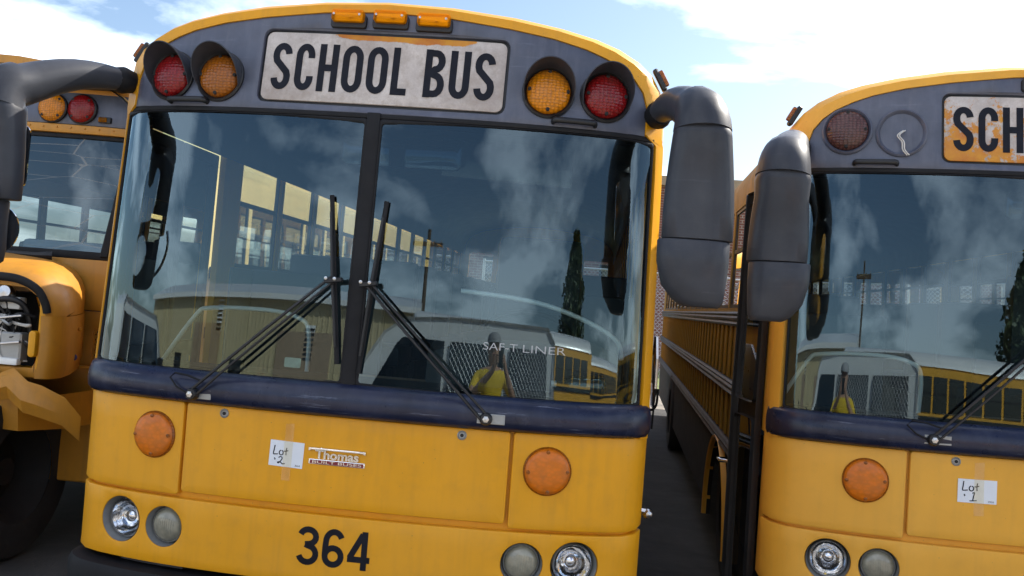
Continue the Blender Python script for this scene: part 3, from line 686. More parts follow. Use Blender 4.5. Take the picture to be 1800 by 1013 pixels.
    for u in us:
        e = min(1, (1.325-abs(u))/.08); e = math.sqrt(max(0, 1-(1-e)**2))
        rings.append([fs(u*1.0, z, o_*e-.05) for z, o_ in ((.40, .05), (.41, .08), (.46, .10), (.66, .10), (.69, .085), (.70, .05), (.70, .0))])
    bm_.loft(rings, True); bm_.build('bumper', M['rubber'], root, smooth=40)
    for lx in cfg['locks']:
        n = fnorm(lx, 1.375); mt = axis(fs(lx, 1.375, .006), n)
        lk = MB(); lk.lathe([(.019, -.002), (.019, .004), (.015, .007), (.012, .003), (.001, .003)], mt, 20); q = lk.build('panel_lock', M['bezel'], root)
        MB().lathe([(.007, .003), (.007, .006), (.001, .006)], mt, 10).build('key_slot', M['dark'], q)
    # lights
    for u, z, kind, hood in cfg['warn']:
        lamp_hooded(root, u, z, M.get(kind), hood, missing=(kind == 'none'), visor_mat=M['housing'])
    for u in (-.157, .025, .212):
        z0 = 3.048 if abs(u) > .1 else 3.052
        b = patch(rrect(u-.078, u+.078, z0-.034, z0+.024, .012), fs, step=.05, off=.020, thick=.03, r=.004).build('clearance_light', M['black'], root)
        patch(rrect(u-.070, u+.070, z0-.014, z0+.034, .012), fs, step=.03, off=.055, thick=.045, r=.014).build('lens', M['clear_amber'], b)
        patch(rrect(u-.06, u+.06, z0-.008, z0+.028, .006), fs, step=.05, off=.0235, thick=.003, r=0).build('lamp_reflector', M['white'], b)
        MB().lathe([(.001, .012), (.008, .010), (.010, 0), (.006, -.008)], axis(fs(u+.01, z0+.008, .034), fnorm(u, z0)), 10).build('bulb', M['chrome'], b)
        for e in (-.055, .055): MB().lathe([(.005, 0), (.005, .004), (.001, .005)], axis(fs(u+e, z0+.008, .054), fnorm(u, z0)), 8).build('lens_screw', M['steel'], b)
    for s in (-1, 1):
        p = Vector((s*1.178, .33, 2.915)); nn = Vector((s*.86, -.1, .5)).normalized(); mt = axis(p, nn)
        b = MB(); b.obox(mt @ Matrix.Translation((0, 0, .008)), .04, .105, .024); bo = b.build('corner_marker_light', M['black'], root, bevel=.006)
        l = MB(); l.obox(mt @ Matrix.Translation((0, 0, .026)), .026, .075, .022); l.build('lens', M['amber_dull'], bo, bevel=.008, seg=2)
    for a, b in ((-.935, -.755), (.745, .920)):
        h = MB(); h.tube(bezier_smooth([fs(a, 2.672, 0), fs(a+.005, 2.672, .028), fs(a+.03, 2.672, .034), fs(b-.03, 2.672, .034), fs(b-.005, 2.672, .028), fs(b, 2.672, 0)], 3), [(.013, .010)]*16, 8); h.build('grab_handle', M['black'], root, smooth=60)
    # wipers
    for wp in cfg['wipers']: wiper(root, *wp)
    # mirrors
    for mm in cfg['mirrors']: mirror(root, **mm)
    # --- coach body
    wy = {-1: 1.50, 1: 1.50}
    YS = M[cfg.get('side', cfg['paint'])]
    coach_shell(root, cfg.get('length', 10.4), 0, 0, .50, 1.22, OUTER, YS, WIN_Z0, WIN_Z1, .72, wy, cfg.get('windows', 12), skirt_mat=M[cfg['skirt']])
    for s in (-1, 1):
        for z in (1.93, 1.50, 1.13): rub_rail(root, s, 1.22, 1.52, cfg.get('length', 10.4)-.02, z)
        if s == cfg.get('ribs'):
            first = None
            for k in range(40):
                for za, zb_ in ((1.18, 1.45), (1.55, 1.88)):
                    if first is None or za not in first:
                        x = s*1.2165; r1_ = MB().box(min(x, x+s*.014), max(x, x+s*.014), 0, .05, za, zb_).build('side_rib', YS, root, bevel=.004); first = dict(first or {}); first[za] = r1_
                    else: r1_ = first[za].copy(); COL.objects.link(r1_); r1_.parent = root
                    r1_.location = (0, 1.62+k*.26, 0)
        # front quarter: low panel, top rail, and door posts or driver's window
        q = MB(); xo, xi = s*1.216, s*1.18; a, b = min(xo, xi), max(xo, xi)
        q.box(a, b, .345, .43, .72, 2.66); q.box(a, b, .43, 1.50, 2.62, 2.78)
        q.box(a, b, 1.32, 1.498, .5, 2.6195)
        if s == 1: q.box(a, b, .4305, 1.2995, .55, 1.62)
        q.build('front_quarter', Y, root)
        if s == 1:
            g = MB(); g.add([(1.205, .44, 1.625), (1.205, 1.29, 1.625), (1.205, 1.31, 2.615), (1.205, .44, 2.615)], [(0, 1, 2, 3)]); g.build('driver_window', M['sideglass'], root)
            fr = MB(); fr.bar((1.2, .86, 1.62), (1.2, .86, 2.62), .03, .03); fr.build('driver_window_bar', M['black'], root)
    # wheel arch + wheels
    for s in (-1, 1):
        ar = MB(); yc, zc, ra = 2.27, .56, .66
        K = 24; rr = []
        for (dr, dxx) in ((0, -.03), (0, .022), (.02, .028), (.035, .0), (.035, -.03)):
            rr.append([(s*(1.22+dxx), yc+math.cos(math.pi*k/K)*(ra+dr), zc-.12+math.sin(math.pi*k/K)*(ra+dr)+.0) for k in range(K+1)])
        ar.loft(rr, False); ar.build('wheel_arch', Y, root, smooth=40)
        wheel(root, s*1.03, yc, .65, .5, .28, s); wheel(root, s*1.0, 8.1, .65, .5, .5, s)
        sp_ = patch([(1.50, .5), (1.60, .5)]+[(yc+math.cos(math.pi*(1-k/16))*ra, zc-.12+math.sin(math.pi*(1-k/16))*ra) for k in range(17)]+[(3.25, .5), (3.25, 1.099), (1.50, 1.099)], lambda u, z, off: (s*(1.214+off), u, z), step=.2, off=0, thick=.03, r=0); sp_.build('skirt_panel', M['dark'] if cfg['skirt'] == 'dark' else Y, root)
    un = MB(); un.box(-.9, .9, .6, 10.2, .45, 1.05); un.build('chassis', M['dark'], root)
    fw = MB(); fw.box(-1.18, 1.18, .42, .46, .7, 1.2); fw.build('firewall', M['dark'], root)
    # --- interior
    d = MB(); us2 = [-1.17+2.34*k/24 for k in range(25)]
    rings = []
    for u in us2:
        x, y = plan(u); rings.append([(x*.985, y+.03, 1.20), (x*.985, y+.035, 1.50), (x*.985, y+.10, 1.528), (x*.98, .42, 1.535), (x*.98, .56, 1.50), (x*.98, .60, 1.2)])
    d.loft(rings, True); d.build('dashboard', M['dash'], root, smooth=40)
    ih = MB(); rings = []
    for x in [.22+.88*k/14 for k in range(15)]:
        t = (x-.66)/.44; zt_ = 1.56+.24*math.sqrt(max(0, 1-.62*t*t)); rings.append([(x, .48, 1.5), (x, .50, zt_-.05), (x, .60, zt_), (x, .78, zt_-.02), (x, .80, 1.5)])
    ih.loft(rings, True); ih.build('instrument_hood', M['dash'], root, smooth=40)
    rp = bezier_smooth([(.05, .50, 1.945), (.22, .50, 1.955), (.45, .50, 1.95), (.71, .50, 1.925), (.92, .50, 1.865), (1.07, .50, 1.785), (1.10, .52, 1.70)], 5)
    MB().tube(rp[8:], .011, 8).build('sunlit_dash_edge', M['paleplastic'], root, smooth=60)  # pale tube drawn as the sunlit edge of the dash cowl
    sw = MB(); mt = axis((.62, .98, 1.74), (0, -.55, .83)); sw.lathe([(.24+.014*math.cos(a), .014*math.sin(a)) for a in [2*math.pi*k/8 for k in range(9)]], mt, 32)
    for a in (30, 150, 270):
        sw.bar(mt @ Vector((0, 0, 0)), mt @ Vector((.235*math.cos(R(a)), .235*math.sin(R(a)), 0)), .03, .012, up=(0, -1, .1))
    sw.build('steering_wheel', M['black'], root, smooth=60)
    MB().tube([mt @ Vector((0, 0, 0)), (.62, .70, 1.4)], .035, 8).build('steering_column', M['black'], root)
    ds = MB(); ds.box(.38, .88, 1.25, 1.72, 1.45, 1.58); ds.box(.38, .88, 1.62, 1.76, 1.55, 2.3); ds.box(.5, .76, 1.3, 1.6, 1.1, 1.45); ds.build('driver_seat', M['seat'], root, bevel=.05, seg=2)
    eg = MB(); eg.loft([[(-.34, y, 1.1), (-.34, y, z-.12), (-.24, y, z), (.18, y, z), (.30, y, z-.12), (.30, y, 1.1)] for y, z in ((.55, 1.46), (.9, 1.50), (1.35, 1.44))]); eg.build('engine_cover', M['tan'], root, bevel=.02, seg=2)
    hr = bezier_smooth([(-1.12, .66, 1.50), (-.98, .68, 1.735), (-.90, .68, 1.78), (-.62, .70, 1.79), (-.47, .70, 1.765), (-.41, .70, 1.70), (-.41, .72, 1.45)], 5)
    MB().tube(hr, .011, 8).build('grab_rail', M['paleplastic'], root, smooth=60)
    vz = MB(); vz.loft([[(.24, .36, 2.62), (.83, .36, 2.60)], [(.24, .40, 2.46), (.83, .40, 2.44)]], False); vz.build('sun_visor', M['tintglass'], root)
    dm = MB(); dm.lathe([(.09, 0), (.085, -.025), (.05, -.04), (.001, -.042)], axis((-.35, 1.6, 3.02), (0, 0, 1)), 20); dm.build('dome_light', M['paleplastic'], root, smooth=60)
    dm = MB(); dm.lathe([(.09, 0), (.085, -.025), (.05, -.04), (.001, -.042)], axis((.2, 1.6, 3.02), (0, 0, 1)), 20); dm.build('dome_light', M['paleplastic'], root, smooth=60)
    im = patch(rrect(-.20, .34, 2.47, 2.60, .03), lambda u, z, off: (u, .30-off, z), step=.2, off=0, thick=.02, r=.005); im.build('interior_mirror', M['tintglass'], root)
    for sgn, yb in ((-1, 1.75), (1, 1.95)):
        br = MB(); br.box(sgn*.72-.42, sgn*.72+.42, yb, yb+.03, 1.2, 2.0); br.build('modesty_barrier', M['seat'], root, bevel=.01)
    so = seat_bench(root); first = True
    for k in range(11):
        for sgn in (-1, 1):
            o = so if first else copy_tree(so, root); first = False
            o.location = (sgn*.72, 2.15+k*.72, 1.12)
    return root

A_CFG = dict(paint='yellow', sign=(-.518, .530), signmat='sign_a', panel=(-.682, .668), locks=(-.512, .474), skirt='yellow',
    warn=[(-.945, 2.785, 'red', True), (-.708, 2.783, 'amber_dull', True), (.716, 2.793, 'amber', True), (.955, 2.798, 'red', True)],
    wipers=[((-.625, 1.448), (-.095, 1.955), (-.145, 2.30), (-.055, 1.615)), ((.565, 1.452), (.048, 1.95), (.088, 2.29), (.036, 1.585), False)],
    mirrors=[dict(mount=(1.18, .22, 2.745), elbow=(1.312, -.13, 2.66), zbot=1.955, split=2.20),
             dict(mount=(-1.20, .22, 2.765), elbow=(-1.452, -.17, 2.60), zbot=1.90, split=2.17, chrome=True, low=.8)])
ZO = -.15
busA = thing('school_bus', 'yellow flat-fronted school bus numbered 364 with black arched header and white SCHOOL BUS sign', 'bus', (0, 0, ZO))
transit_bus(busA, A_CFG)
B_CFG = dict(paint='yellow_b', sign=(-.556, .50), signmat='sign_b', panel=(-.645, .668), locks=(-.462, .474), skirt='dark', ribs=-1, side='grimy_shaded', length=12.2, windows=14,
    warn=[(-.968, 2.825, 'red_dull', False), (-.738, 2.815, 'none', False), (.716, 2.793, 'amber', True), (.955, 2.798, 'red', True)],
    wipers=[((-.57, 1.462), (-.085, 1.955), (-.035, 2.28), (-.10, 1.6)), ((.565, 1.452), (.048, 1.95), (.088, 2.29), (.036, 1.585), False)],
    mirrors=[dict(mount=(-1.18, .22, 2.74), elbow=(-1.325, -.32, 2.575), zbot=1.93, split=2.17, w=.12),
             dict(mount=(1.18, .22, 2.745), elbow=(1.33, -.13, 2.66), zbot=1.955, split=2.20)])
busB = thing('school_bus', 'yellow flat-fronted school bus at the right edge with flaking sign and an empty lamp socket', 'bus', (3.045, .49, ZO+.015), (0, -.016, -.026))
transit_bus(busB, B_CFG)

# --- details of the 364 bus
letters('364', -.160, .142, .800, .955, fs, .0055, gap=.07, bold=.94).build('fleet_number', M['ink'], busA, smooth=0)
bs = lambda u, z, off: fs(u, z, off+.006)
bp = patch(rrect(-.138, .094, 1.208, 1.228, .003), bs, step=.05, off=.004, thick=.004, r=.001).build('maker_badge', M['chrome'], busA)
patch(rrect(-.132, .088, 1.2105, 1.2255, .001), bs, step=.05, off=.0055, thick=.002, r=0).build('badge_plate', M['maroon'], bp)
text_on('BUILT BUSES', -.122, .080, 1.2125, 1.2235, bs, .0062).build('badge_lettering', M['chrome'], bp, smooth=0)
text_on('Thomas', -.112, .068, 1.231, 1.268, bs, .006, offset=.03, extrude=.003).build('badge_lettering', M['chrome'], bp, smooth=0)
tbm = patch([(-.140, 1.262), (-.134, 1.262), (-.130, 1.2665), (.084, 1.2665), (.090, 1.262), (.095, 1.262), (.095, 1.2745), (-.083, 1.2745), (-.087, 1.278), (-.091, 1.2745), (-.140, 1.2745)], bs, step=.04, off=.0105, thick=.008, r=.001); tbm.build('badge_crossbar', M['chrome'], bp)
for wd_, a_, b_ in (('SAF-T', .530, .668), ('LINER', .690, .862)):
    text_on(wd_, a_, b_, 1.722, 1.752, lambda u, z, off: fs(u, z, off+.002), 0, offset=-.008).build('windshield_lettering', M['lettering'], busA, smooth=0)
patch(rrect(-.285, -.215, 1.585, 1.625, .006), lambda u, z, off: fs(u, z, off-.012), step=.05, off=0, thick=.001, r=0).build('inspection_sticker', M['sticker'], busA)
# stop arm on the driver's side
sm = MB(); sm.box(1.222, 1.33, 2.05, 2.30, 1.45, 1.72); sa = sm.build('stop_arm', M['black'], busA, bevel=.01)
oc = [(2.12+.235*math.cos(R(22.5+45*k)), 1.56+.235*math.sin(R(22.5+45*k))) for k in range(8)]
patch(oc, lambda u, z, off: (1.36+off, u, z), step=.3, off=0, thick=.014, r=.002).build('stop_plate', M['steel'], sa)
MB().tube(bezier_smooth([(1.30, 2.06, 1.47), (1.31, 2.04, 1.38), (1.335, 2.03, 1.33), (1.37, 2.03, 1.36), (1.375, 2.04, 1.46)], 5), .008, 8).build('cable', M['rubber'], sa)
MB().tube([(1.355, 2.0, 1.36), (1.35, 1.98, 1.22)], .006, 6).build('cable', M['rubber'], sa)
lt = MB(); lt.tube([(1.22, .75, .99), (1.27, .75, .985)], .012, 8); lt.lathe([(.02, -.02), (.024, 0), (.015, .02), (.001, .025)], axis((1.28, .75, .975), (.3, -1, 0)), 14); lt.build('latch_handle', M['steel'], busA)

# door side of the 364 bus: closed folding door
def door_leaf(root, pa, pb, z0, z1, pane='sideglass'):
    """leaf between plan points pa, pb with dark frame and panes"""
    pa, pb = Vector((*pa, 0)), Vector((*pb, 0)); d = (pb-pa); ln = d.length; d.normalize(); nn = Vector((d.y, -d.x, 0))
    sf = lambda u, z, off: tuple(pa+d*u+nn*off+Vector((0, 0, z)))
    zm = z0+(z1-z0)*.48
    holes = [rrect(.05, ln-.05, z0+.08, zm-.04, .03, 3), rrect(.05, ln-.05, zm+.04, z1-.06, .03, 3)]
    o = patch(rrect(0, ln, z0, z1, .01, 2), sf, holes, step=.3, off=0, thick=.035, r=.003).build('door_leaf', M['black'], root)
    for h in holes: patch(h, sf, step=.3, off=-.017, thick=0, r=0).build('door_pane', M[pane], o)
    return o
door_leaf(busA, (-1.212, .44), (-1.212, .865), .55, 2.61); door_leaf(busA, (-1.212, .872), (-1.212, 1.295), .55, 2.61)
# open door on the right-hand bus
door_leaf(busB, (-1.225, .42), (-1.290, .82), .45, 2.60, pane='tintglass'); door_leaf(busB, (-1.292, .84), (-1.235, 1.24), .45, 2.60, pane='tintglass')
ch = MB(); ch.tube([(-1.23, 1.62, 1.05), (-1.275, 1.63, 1.05), (-1.28, 1.70, 1.05), (-1.23, 1.71, 1.05)], .012, 8); ch.build('chrome_handle', M['chrome'], busB, smooth=60)

# ------------------------------------------------------------------ papers and bottle
def lot_paper(root_loc, rot, x0, z0, w_, h_, tilt, label, digit, small, y_off=.0085):
    t = thing('paper_sheet', label, 'paper', root_loc, rot, 'lot sheets taped to the buses')
    c, s_ = math.cos(tilt), math.sin(tilt)
    wv = lambda a, b: .0012*math.sin(a*31+1)*math.sin(b*23)
    sf = lambda a, b, off: fs(x0+a*c-b*s_, z0+a*s_+b*c, y_off+off+wv(a, b))
    sh = patch([(0, 0), (w_, 0), (w_, h_), (0, h_)], sf, step=.03, off=0, thick=.0015, r=0).build('sheet', M['paper'], t)
    k = w_/.15; ink = MB()
    L_ = [(.022, .088), (.020, .07), (.018, .052), (.024, .050), (.038, .052)]
    o_ = arc(.052, .059, .0085, .010, 100, 440, 14)
    t_ = [(.075, .082), (.073, .065), (.074, .050)]; t2 = [(.064, .066), (.082, .070)]
    dot = [(.024, .034), (.028, .030), (.025, .027)]
    if digit == '2': dg = [(.043, .036), (.050, .042), (.058, .038), (.056, .028), (.044, .014), (.040, .017), (.050, .019), (.062, .012), (.072, .014)]
    else: dg = [(.056, .040), (.064, .042), (.061, .026), (.058, .008)]; 
    for p in (L_, o_, t_, t2, dot, dg)+(([(.046, .008), (.058, .009), (.074, .011)],) if digit != '2' else ()):
        pp = [(v.x, v.y) for v in bezier_smooth([(a*k, b*k, 0) for a, b in p], 5)]
        v, f = ribbon(pp, .0042*k); ink.add([sf(a, b, .0010) for a, b in v], f)
    ink.build('handwriting', M['ink'], t, smooth=0, fix=False)
    sm_ = text_on(small, w_*.78, w_*.93, h_*.06, h_*.13, sf, .0010); sm_.build('small_number', M['ink'], t, smooth=0)
    tp = patch([(w_*.42, -.055), (w_*.68, -.052), (w_*.66, h_+.075), (w_*.41, h_+.07)], sf, step=.04, off=.0018, thick=0, r=0); tp.build('tape_strip', M['tape'], t)
    return t
lot_paper((0, 0, ZO), (0, 0, 0), -.3055, 1.186, .142, .104, R(-1.5), 'white sheet reading Lot 2 taped left of the badge on bus 364', '2', '364')
lot_paper((3.045, .49, ZO+.015), (0, -.016, -.026), -.4495, 1.203, .157, .101, R(.8), 'white sheet reading Lot 1 taped on the right-hand bus', '1', '3920', .0085)
bt = thing('water_bottle', 'clear crumpled plastic water bottle lying on the dash of bus 364', 'bottle', (.80, .30, 1.585+ZO))
mt = axis((0, 0, 0), (1, .12, .02))
prof = [(.001, -.0), (.013, .0), (.013, .022)]+[]
MB().lathe([(.012, .022), (.014, .03), (.030, .06), (.042, .085), (.044, .11), (.040, .125), (.044, .14), (.041, .155), (.044, .17), (.040, .185), (.044, .20), (.042, .222), (.03, .232), (.001, .23)], mt, 20).build('bottle_body', M['plasticclear'], bt, smooth=60)
MB().lathe([(.001, -.0), (.014, .0), (.015, .02), (.012, .022)], mt, 16).build('cap', M['white'], bt)

# sides lean in slightly towards the roof
_seen = set()
for b_ in (busA, busB):
    for o in b_.children_recursive:
        if o.type != 'MESH' or o.data.name in _seen or abs(o.location.z) > 1e-6: continue
        _seen.add(o.data.name)
        for v in o.data.vertices:
            q_ = min(1, max(0, (v.co.z-1.5)/1.1)); v.co.x *= 1-.016*q_

# ------------------------------------------------------------------ hooded bus on the left
DX, DY = -3.24, 2.0
busD = thing('school_bus', 'hooded yellow school bus at the left edge with missing headlight and cracked windshield', 'bus', (DX, DY, ZO))
D_PROF = [(1.19, 2.80), (1.19, 2.92), (1.165, 3.0), (1.12, 3.07), (1.06, 3.12), (.97, 3.17), (.87, 3.205), (.72, 3.24), (.52, 3.27), (.27, 3.30), (0, 3.31)]
Yd = M['yellow_d']
def d_detail():
    root = busD
    coach_shell(root, 10.2, 0, 0, .5, 1.19, D_PROF, M['sunlit_side'], 1.98, 2.58, .72, {-1: 1.2, 1: 1.2}, 12, yfront=.02, skirt_mat=Yd)
    for s in (-1, 1):
        for z in (1.97, 1.5): rub_rail(root, s, 1.19, 1.22, 10.1, z)
        q = MB(); a, b = (s*1.186, s*1.15) if s < 0 else (1.15, 1.186)
        q.box(a, b, .02, 1.199, .62, 2.0); q.box(a, b, .02, 1.199, 2.56, 2.9); q.box(a, b, .02, .10, 2.0005, 2.5595); q.box(a, b, 1.08, 1.199, 2.0005, 2.5595); q.box(a, b, .55, .62, 2.0005, 2.5595); q.build('front_quarter', M['sunlit_side'], root)
        g = MB(); g.add([(s*1.17, .10, 2.0), (s*1.17, 1.08, 2.0), (s*1.17, 1.08, 2.555), (s*1.17, .10, 2.555)], [(0, 1, 2, 3)]); g.build('door_pane', M['sideglass'], root)
    df = lambda u, z, off: (u, .10*(abs(u)/1.19)**3+max(0, z-2.0)*.07-off, z)
    hp = [(-1.17, 2.862)]+[(x*.985, z-.045) for x, z in full(D_PROF)[1:-1]]+[(1.17, 2.862)]
    patch([(x, z) for x, z in hp if z < 3.10]+[], df, step=.12, off=.03, thick=.04, r=.006).build('header_panel', M['header'], root)
    top = [(x, z) for x, z in full(D_PROF) if z >= 3.06]; P = [(x*.995, z) for x, z in top]
    patch([(-1.10, 3.05)]+P[1:-1]+[(1.10, 3.05)], df, step=.12, off=.028, thick=.04, r=.006).build('roof_cap', Yd, root)
    rf = MB(); PP = full(D_PROF); rf.loft([[df(x, z, -.0) for x, z in PP], [(x, .3, z) for x, z in PP]], False); rf.build('roof_front', Yd, root)
    patch(rrect(-.53, .555, 3.045, 3.235, .02), df, step=.2, off=.034, thick=.01, r=.002).build('sign_panel', M['sign_d'], root)
    letters('SCHOOL BUS', -.49, .515, 3.07, 3.205, df, .0375).build('sign_lettering', M['ink'], root)
    st = patch(rrect(-1.18, 1.18, 2.805, 2.86, .01), df, step=.12, off=.036, thick=.05, r=.006).build('rivet_strip', M['yellow_d'], root)
    rv = MB()
    for k in range(26): rv.lathe([(.007, 0), (.005, .005), (.001, .006)], axis(df(-1.15+k*.092, 2.838, .036), (0, -1, 0)), 6)
    o = rv.build('rivet', Yd, st); o['kind'] = 'stuff'
    for u, z, mt_ in ((.555, 2.962, 'amber'), (.750, 2.966, 'red'), (-.575, 2.962, 'amber'), (-.775, 2.966, 'red')):
        p = Vector(df(u, z, .03)); a = axis(p, (0, -1, .06)); r = .093
        b = MB(); b.lathe([(r*1.08, -.01), (r*1.08, .014), (r*.99, .02)], a, 28); bo = b.build('warning_light', M['black'], root)
        MB().lathe([(r, .012), (r*.95, .028), (r*.6, .042), (.001, .047)], a, 28).build('lens', M[mt_], bo, smooth=60)
        for k in range(4): MB().lathe([(.009, -.004), (.009, .006), (.001, .007)], axis(a @ Vector((r*.82*math.cos(R(45+90*k)), r*.82*math.sin(R(45+90*k)), .03)), (0, -1, 0)), 8).build('lens_screw', M['dark'], bo)
    b = patch(rrect(.865, .945, 2.885, 2.925, .006), df, step=.1, off=.05, thick=.02, r=.004).build('marker_light', M['black'], root)
    patch(rrect(.872, .922, 2.89, 2.92, .006), df, step=.1, off=.062, thick=.02, r=.006).build('lens', M['clear_amber'], b)
    b = MB(); b.loft([[(.50, y, 3.10), (.58, y, 3.17), (.95, y, 3.15), (1.04, y, 3.10)] for y in (-.12, .10)]); b.build('light_housing', M['black'], root, bevel=.02, seg=2)
    # windshield: two panes, slanted post, corner window
    rp = [(.03, 2.02), (.985, 2.02), (1.085, 2.795), (.03, 2.795)]; lp = [(-x, z) for x, z in rp]
    for P_ in (rp, lp): patch(P_, df, step=.12, off=0, thick=0, r=0).build('windshield_pane', M['crackglass'], root)
    for s in (-1, 1):
        ps = MB(); ps.loft([[df(s*(.965+.1*t), 2.0+.8*t, -.02), df(s*(.965+.1*t), 2.0+.8*t, .03), df(s*(1.025+.085*t), 2.0+.8*t, .03), df(s*(1.025+.085*t), 2.0+.8*t, -.02)] for t in (0, .5, 1)]); ps.build('windshield_post', M['rubber'], root, bevel=.01)
        patch([(s*1.03, 2.03), (s*1.15, 2.03), (s*1.15, 2.79), (s*1.115, 2.79)], df, step=.2, off=-.005, thick=0, r=0).build('corner_window', M['tintglass'], root)
        MB().box(*sorted((s*1.145, s*1.188)), .05, .16, 2.0, 2.805).build('corner_post', Yd, root, bevel=.006)
    for za, zb in ((1.985, 2.035), (2.775, 2.80)): patch(rrect(-1.16, 1.16, za, zb, .008), df, step=.12, off=.018, thick=.03, r=.004).build('windshield_gasket', M['rubber'], root)
    MB().loft([[df(-.03, z, -.02), df(-.03, z, .02), df(.03, z, .02), df(.03, z, -.02)] for z in (2.0, 2.8)]).build('windshield_divider', M['rubber'], root)
    # cowl
    mesh_hole = rrect(.965, 1.115, 1.22, 1.535, .01, 2)
    patch(rrect(-1.186, 1.186, 1.655, 1.984, .012), df, step=.14, off=.022, thick=.05, r=.006).build('cowl_panel', Yd, root)
    patch(rrect(-1.186, 1.186, .60, 1.65, .012), df, [mesh_hole], step=.14, off=.012, thick=.04, r=.005).build('cowl_side_panel', Yd, root)
    ms = MB(); nr = 18; nc = 8
    sq = []
    holes = []
    for i in range(nr):
        for j in range(nc):
            x = .972+.0185*j+(.009 if i % 2 else 0)+.006; z = 1.232+.0168*i
            if x < 1.108: holes.append([(x+.0062*math.cos(2*math.pi*k/6), z+.0062*math.sin(2*math.pi*k/6)) for k in range(6)])
    patch(mesh_hole, df, holes, step=.4, off=.006, thick=.006, r=0).build('vent_mesh', Yd, root)
    patch(rrect(.95, 1.13, 1.2, 1.55, .01, 2), df, step=.4, off=-.03, thick=0, r=0).build('vent_backing', M['dark'], root)
    MB().tube([df(.70, 1.99, .08), df(.62, 1.985, .12), df(.2, 1.99, .10)], [.028, .02, .012], 8).build('wiper_pivot', M['black'], root)
    # hood and fender (local: world - (DX,DY))
    hood = MB(); rings = []
    for y, hw_, zt, rd in ((-.04, .93, 1.955, .22), (-.25, 1.0, 1.965, .26), (-.55, 1.10, 1.945, .28), (-.80, 1.16, 1.91, .28), (-.93, 1.15, 1.87, .27), (-.97, 1.12, 1.83, .26)):
        P = [(hw_, 1.64)]+[(hw_-rd+rd*math.cos(R(a)), zt-rd+rd*math.sin(R(a))) for a in (0, 15, 30, 45, 60, 75, 90)]+[(.5, zt+.02), (.2, zt+.035), (0, zt+.04)]
        P = P+[(-x, z) for x, z in P[::-1][1:]]; rings.append([(x, y, z) for x, z in P])
    hood.loft(rings, False); hood.build('hood', Yd, root, smooth=50)
    fen = MB(); rings = []
    hl_ = ((-.985, 1.09), (-.97, 1.125), (-.93, 1.155), (-.80, 1.165), (-.55, 1.105), (-.25, 1.005), (-.04, .935))
    for z, e in ((1.637, 0), (1.5, .006), (1.38, .004), (1.28, -.012)): rings.append([(x+e, y, z) for y, x in hl_])
    fen.loft(rings, False); fen.build('fender', Yd, root, smooth=50)
    # front face with the torn-out headlight opening
    ff = lambda u, z, off: (u, -.955-off-.0+.05*max(0, (u-.9)/.25)**2, z)
    outline = [(.20, 1.28), (1.115, 1.28), (1.135, 1.62), (1.11, 1.73), (1.04, 1.80), (.92, 1.845), (.20, 1.86)]
    open_ = [(.70, 1.335), (1.035, 1.335), (1.065, 1.40), (1.065, 1.66), (1.035, 1.745), (.97, 1.79), (.70, 1.80)]
    patch(outline, ff, [open_], step=.1, off=.0, thick=.03, r=.005).build('front_panel', Yd, root)
    cav = MB(); cav.box(.68, 1.05, -.94, -.62, 1.31, 1.76); cv = cav.build('lamp_cavity', M['dark'], root)
    for v in cv.data.polygons: pass
    bm = bmesh.new(); bm.from_mesh(cv.data); bmesh.ops.delete(bm, geom=[f for f in bm.faces if f.normal.y < -.9], context='FACES'); bm.to_mesh(cv.data); bm.free()
    MB().loft([[(1.045, y, 1.34), (1.062, y, 1.40), (1.062, y, 1.66), (1.03, y, 1.74)] for y in (-.94, -.66)], False).build('cavity_flange', M['yellow'], root)
    MB().loft([[(.70, y, 1.335), (.9, y, 1.33), (1.05, y, 1.337)] for y in (-.94, -.75)], False).build('cavity_flange', M['yellow'], root)
    rb = bezier_smooth([(.62, -1.0, 1.845), (.80, -1.01, 1.845), (.95, -1.01, 1.835), (1.06, -1.0, 1.785), (1.105, -.98, 1.71), (1.115, -.965, 1.655)], 6)
    MB().tube(rb, [(.024, .016)]*len(rb), 8).build('rubber_trim', M['rubber'], root, smooth=60)
    lp_ = thing_part = MB(); lp_.box(.78, .93, -.93, -.84, 1.66, 1.73); lp_.box(.74, .86, -.95, -.86, 1.57, 1.63); o = lp_.build('lamp_bracket', M['wire_white'], root, bevel=.012, seg=2)
    lp2 = MB(); lp2.lathe([(.001, .05), (.035, .045), (.05, .02), (.055, -.03), (.02, -.06)], axis((.83, -.92, 1.75), (.3, -1, .2)), 16); lp2.build('lamp_socket', M['steel'], root)
    lp3 = MB(); lp3.box(.84, .97, -.96, -.86, 1.36, 1.53); lp3.build('lamp_holder', M['bezel'], root, bevel=.01)
    lp4 = MB(); lp4.box(.80, .97, -.99, -.93, 1.345, 1.385); lp4.build('lamp_clip', M['paleplastic'], root, bevel=.012, seg=2)
    mk = patch(rrect(1.03, 1.075, 1.40, 1.55, .02), lambda u, z, off: (u, -1.0-off, z), step=.1, off=.0, thick=.05, r=.01).build('amber_marker', M['yellow'], root)
    rnd = random.Random(3)
    for k in range(14):
        a = Vector((rnd.uniform(.72, .95), -.88, rnd.uniform(1.38, 1.78))); b = Vector((rnd.uniform(.74, 1.0), -.96+rnd.uniform(-.03, .04), rnd.uniform(1.36, 1.7))); c = Vector((rnd.uniform(.72, 1.02), -.9, rnd.uniform(1.36, 1.75)))
        MB().tube(bezier_smooth([a, (a+b)/2+Vector((rnd.uniform(-.08, .08), -.03, rnd.uniform(-.08, .08))), b, c], 5), rnd.choice((.004, .006, .009)), 6).build('wire', M[rnd.choice(('wire_white', 'black', 'black', 'bezel'))], root, smooth=60)
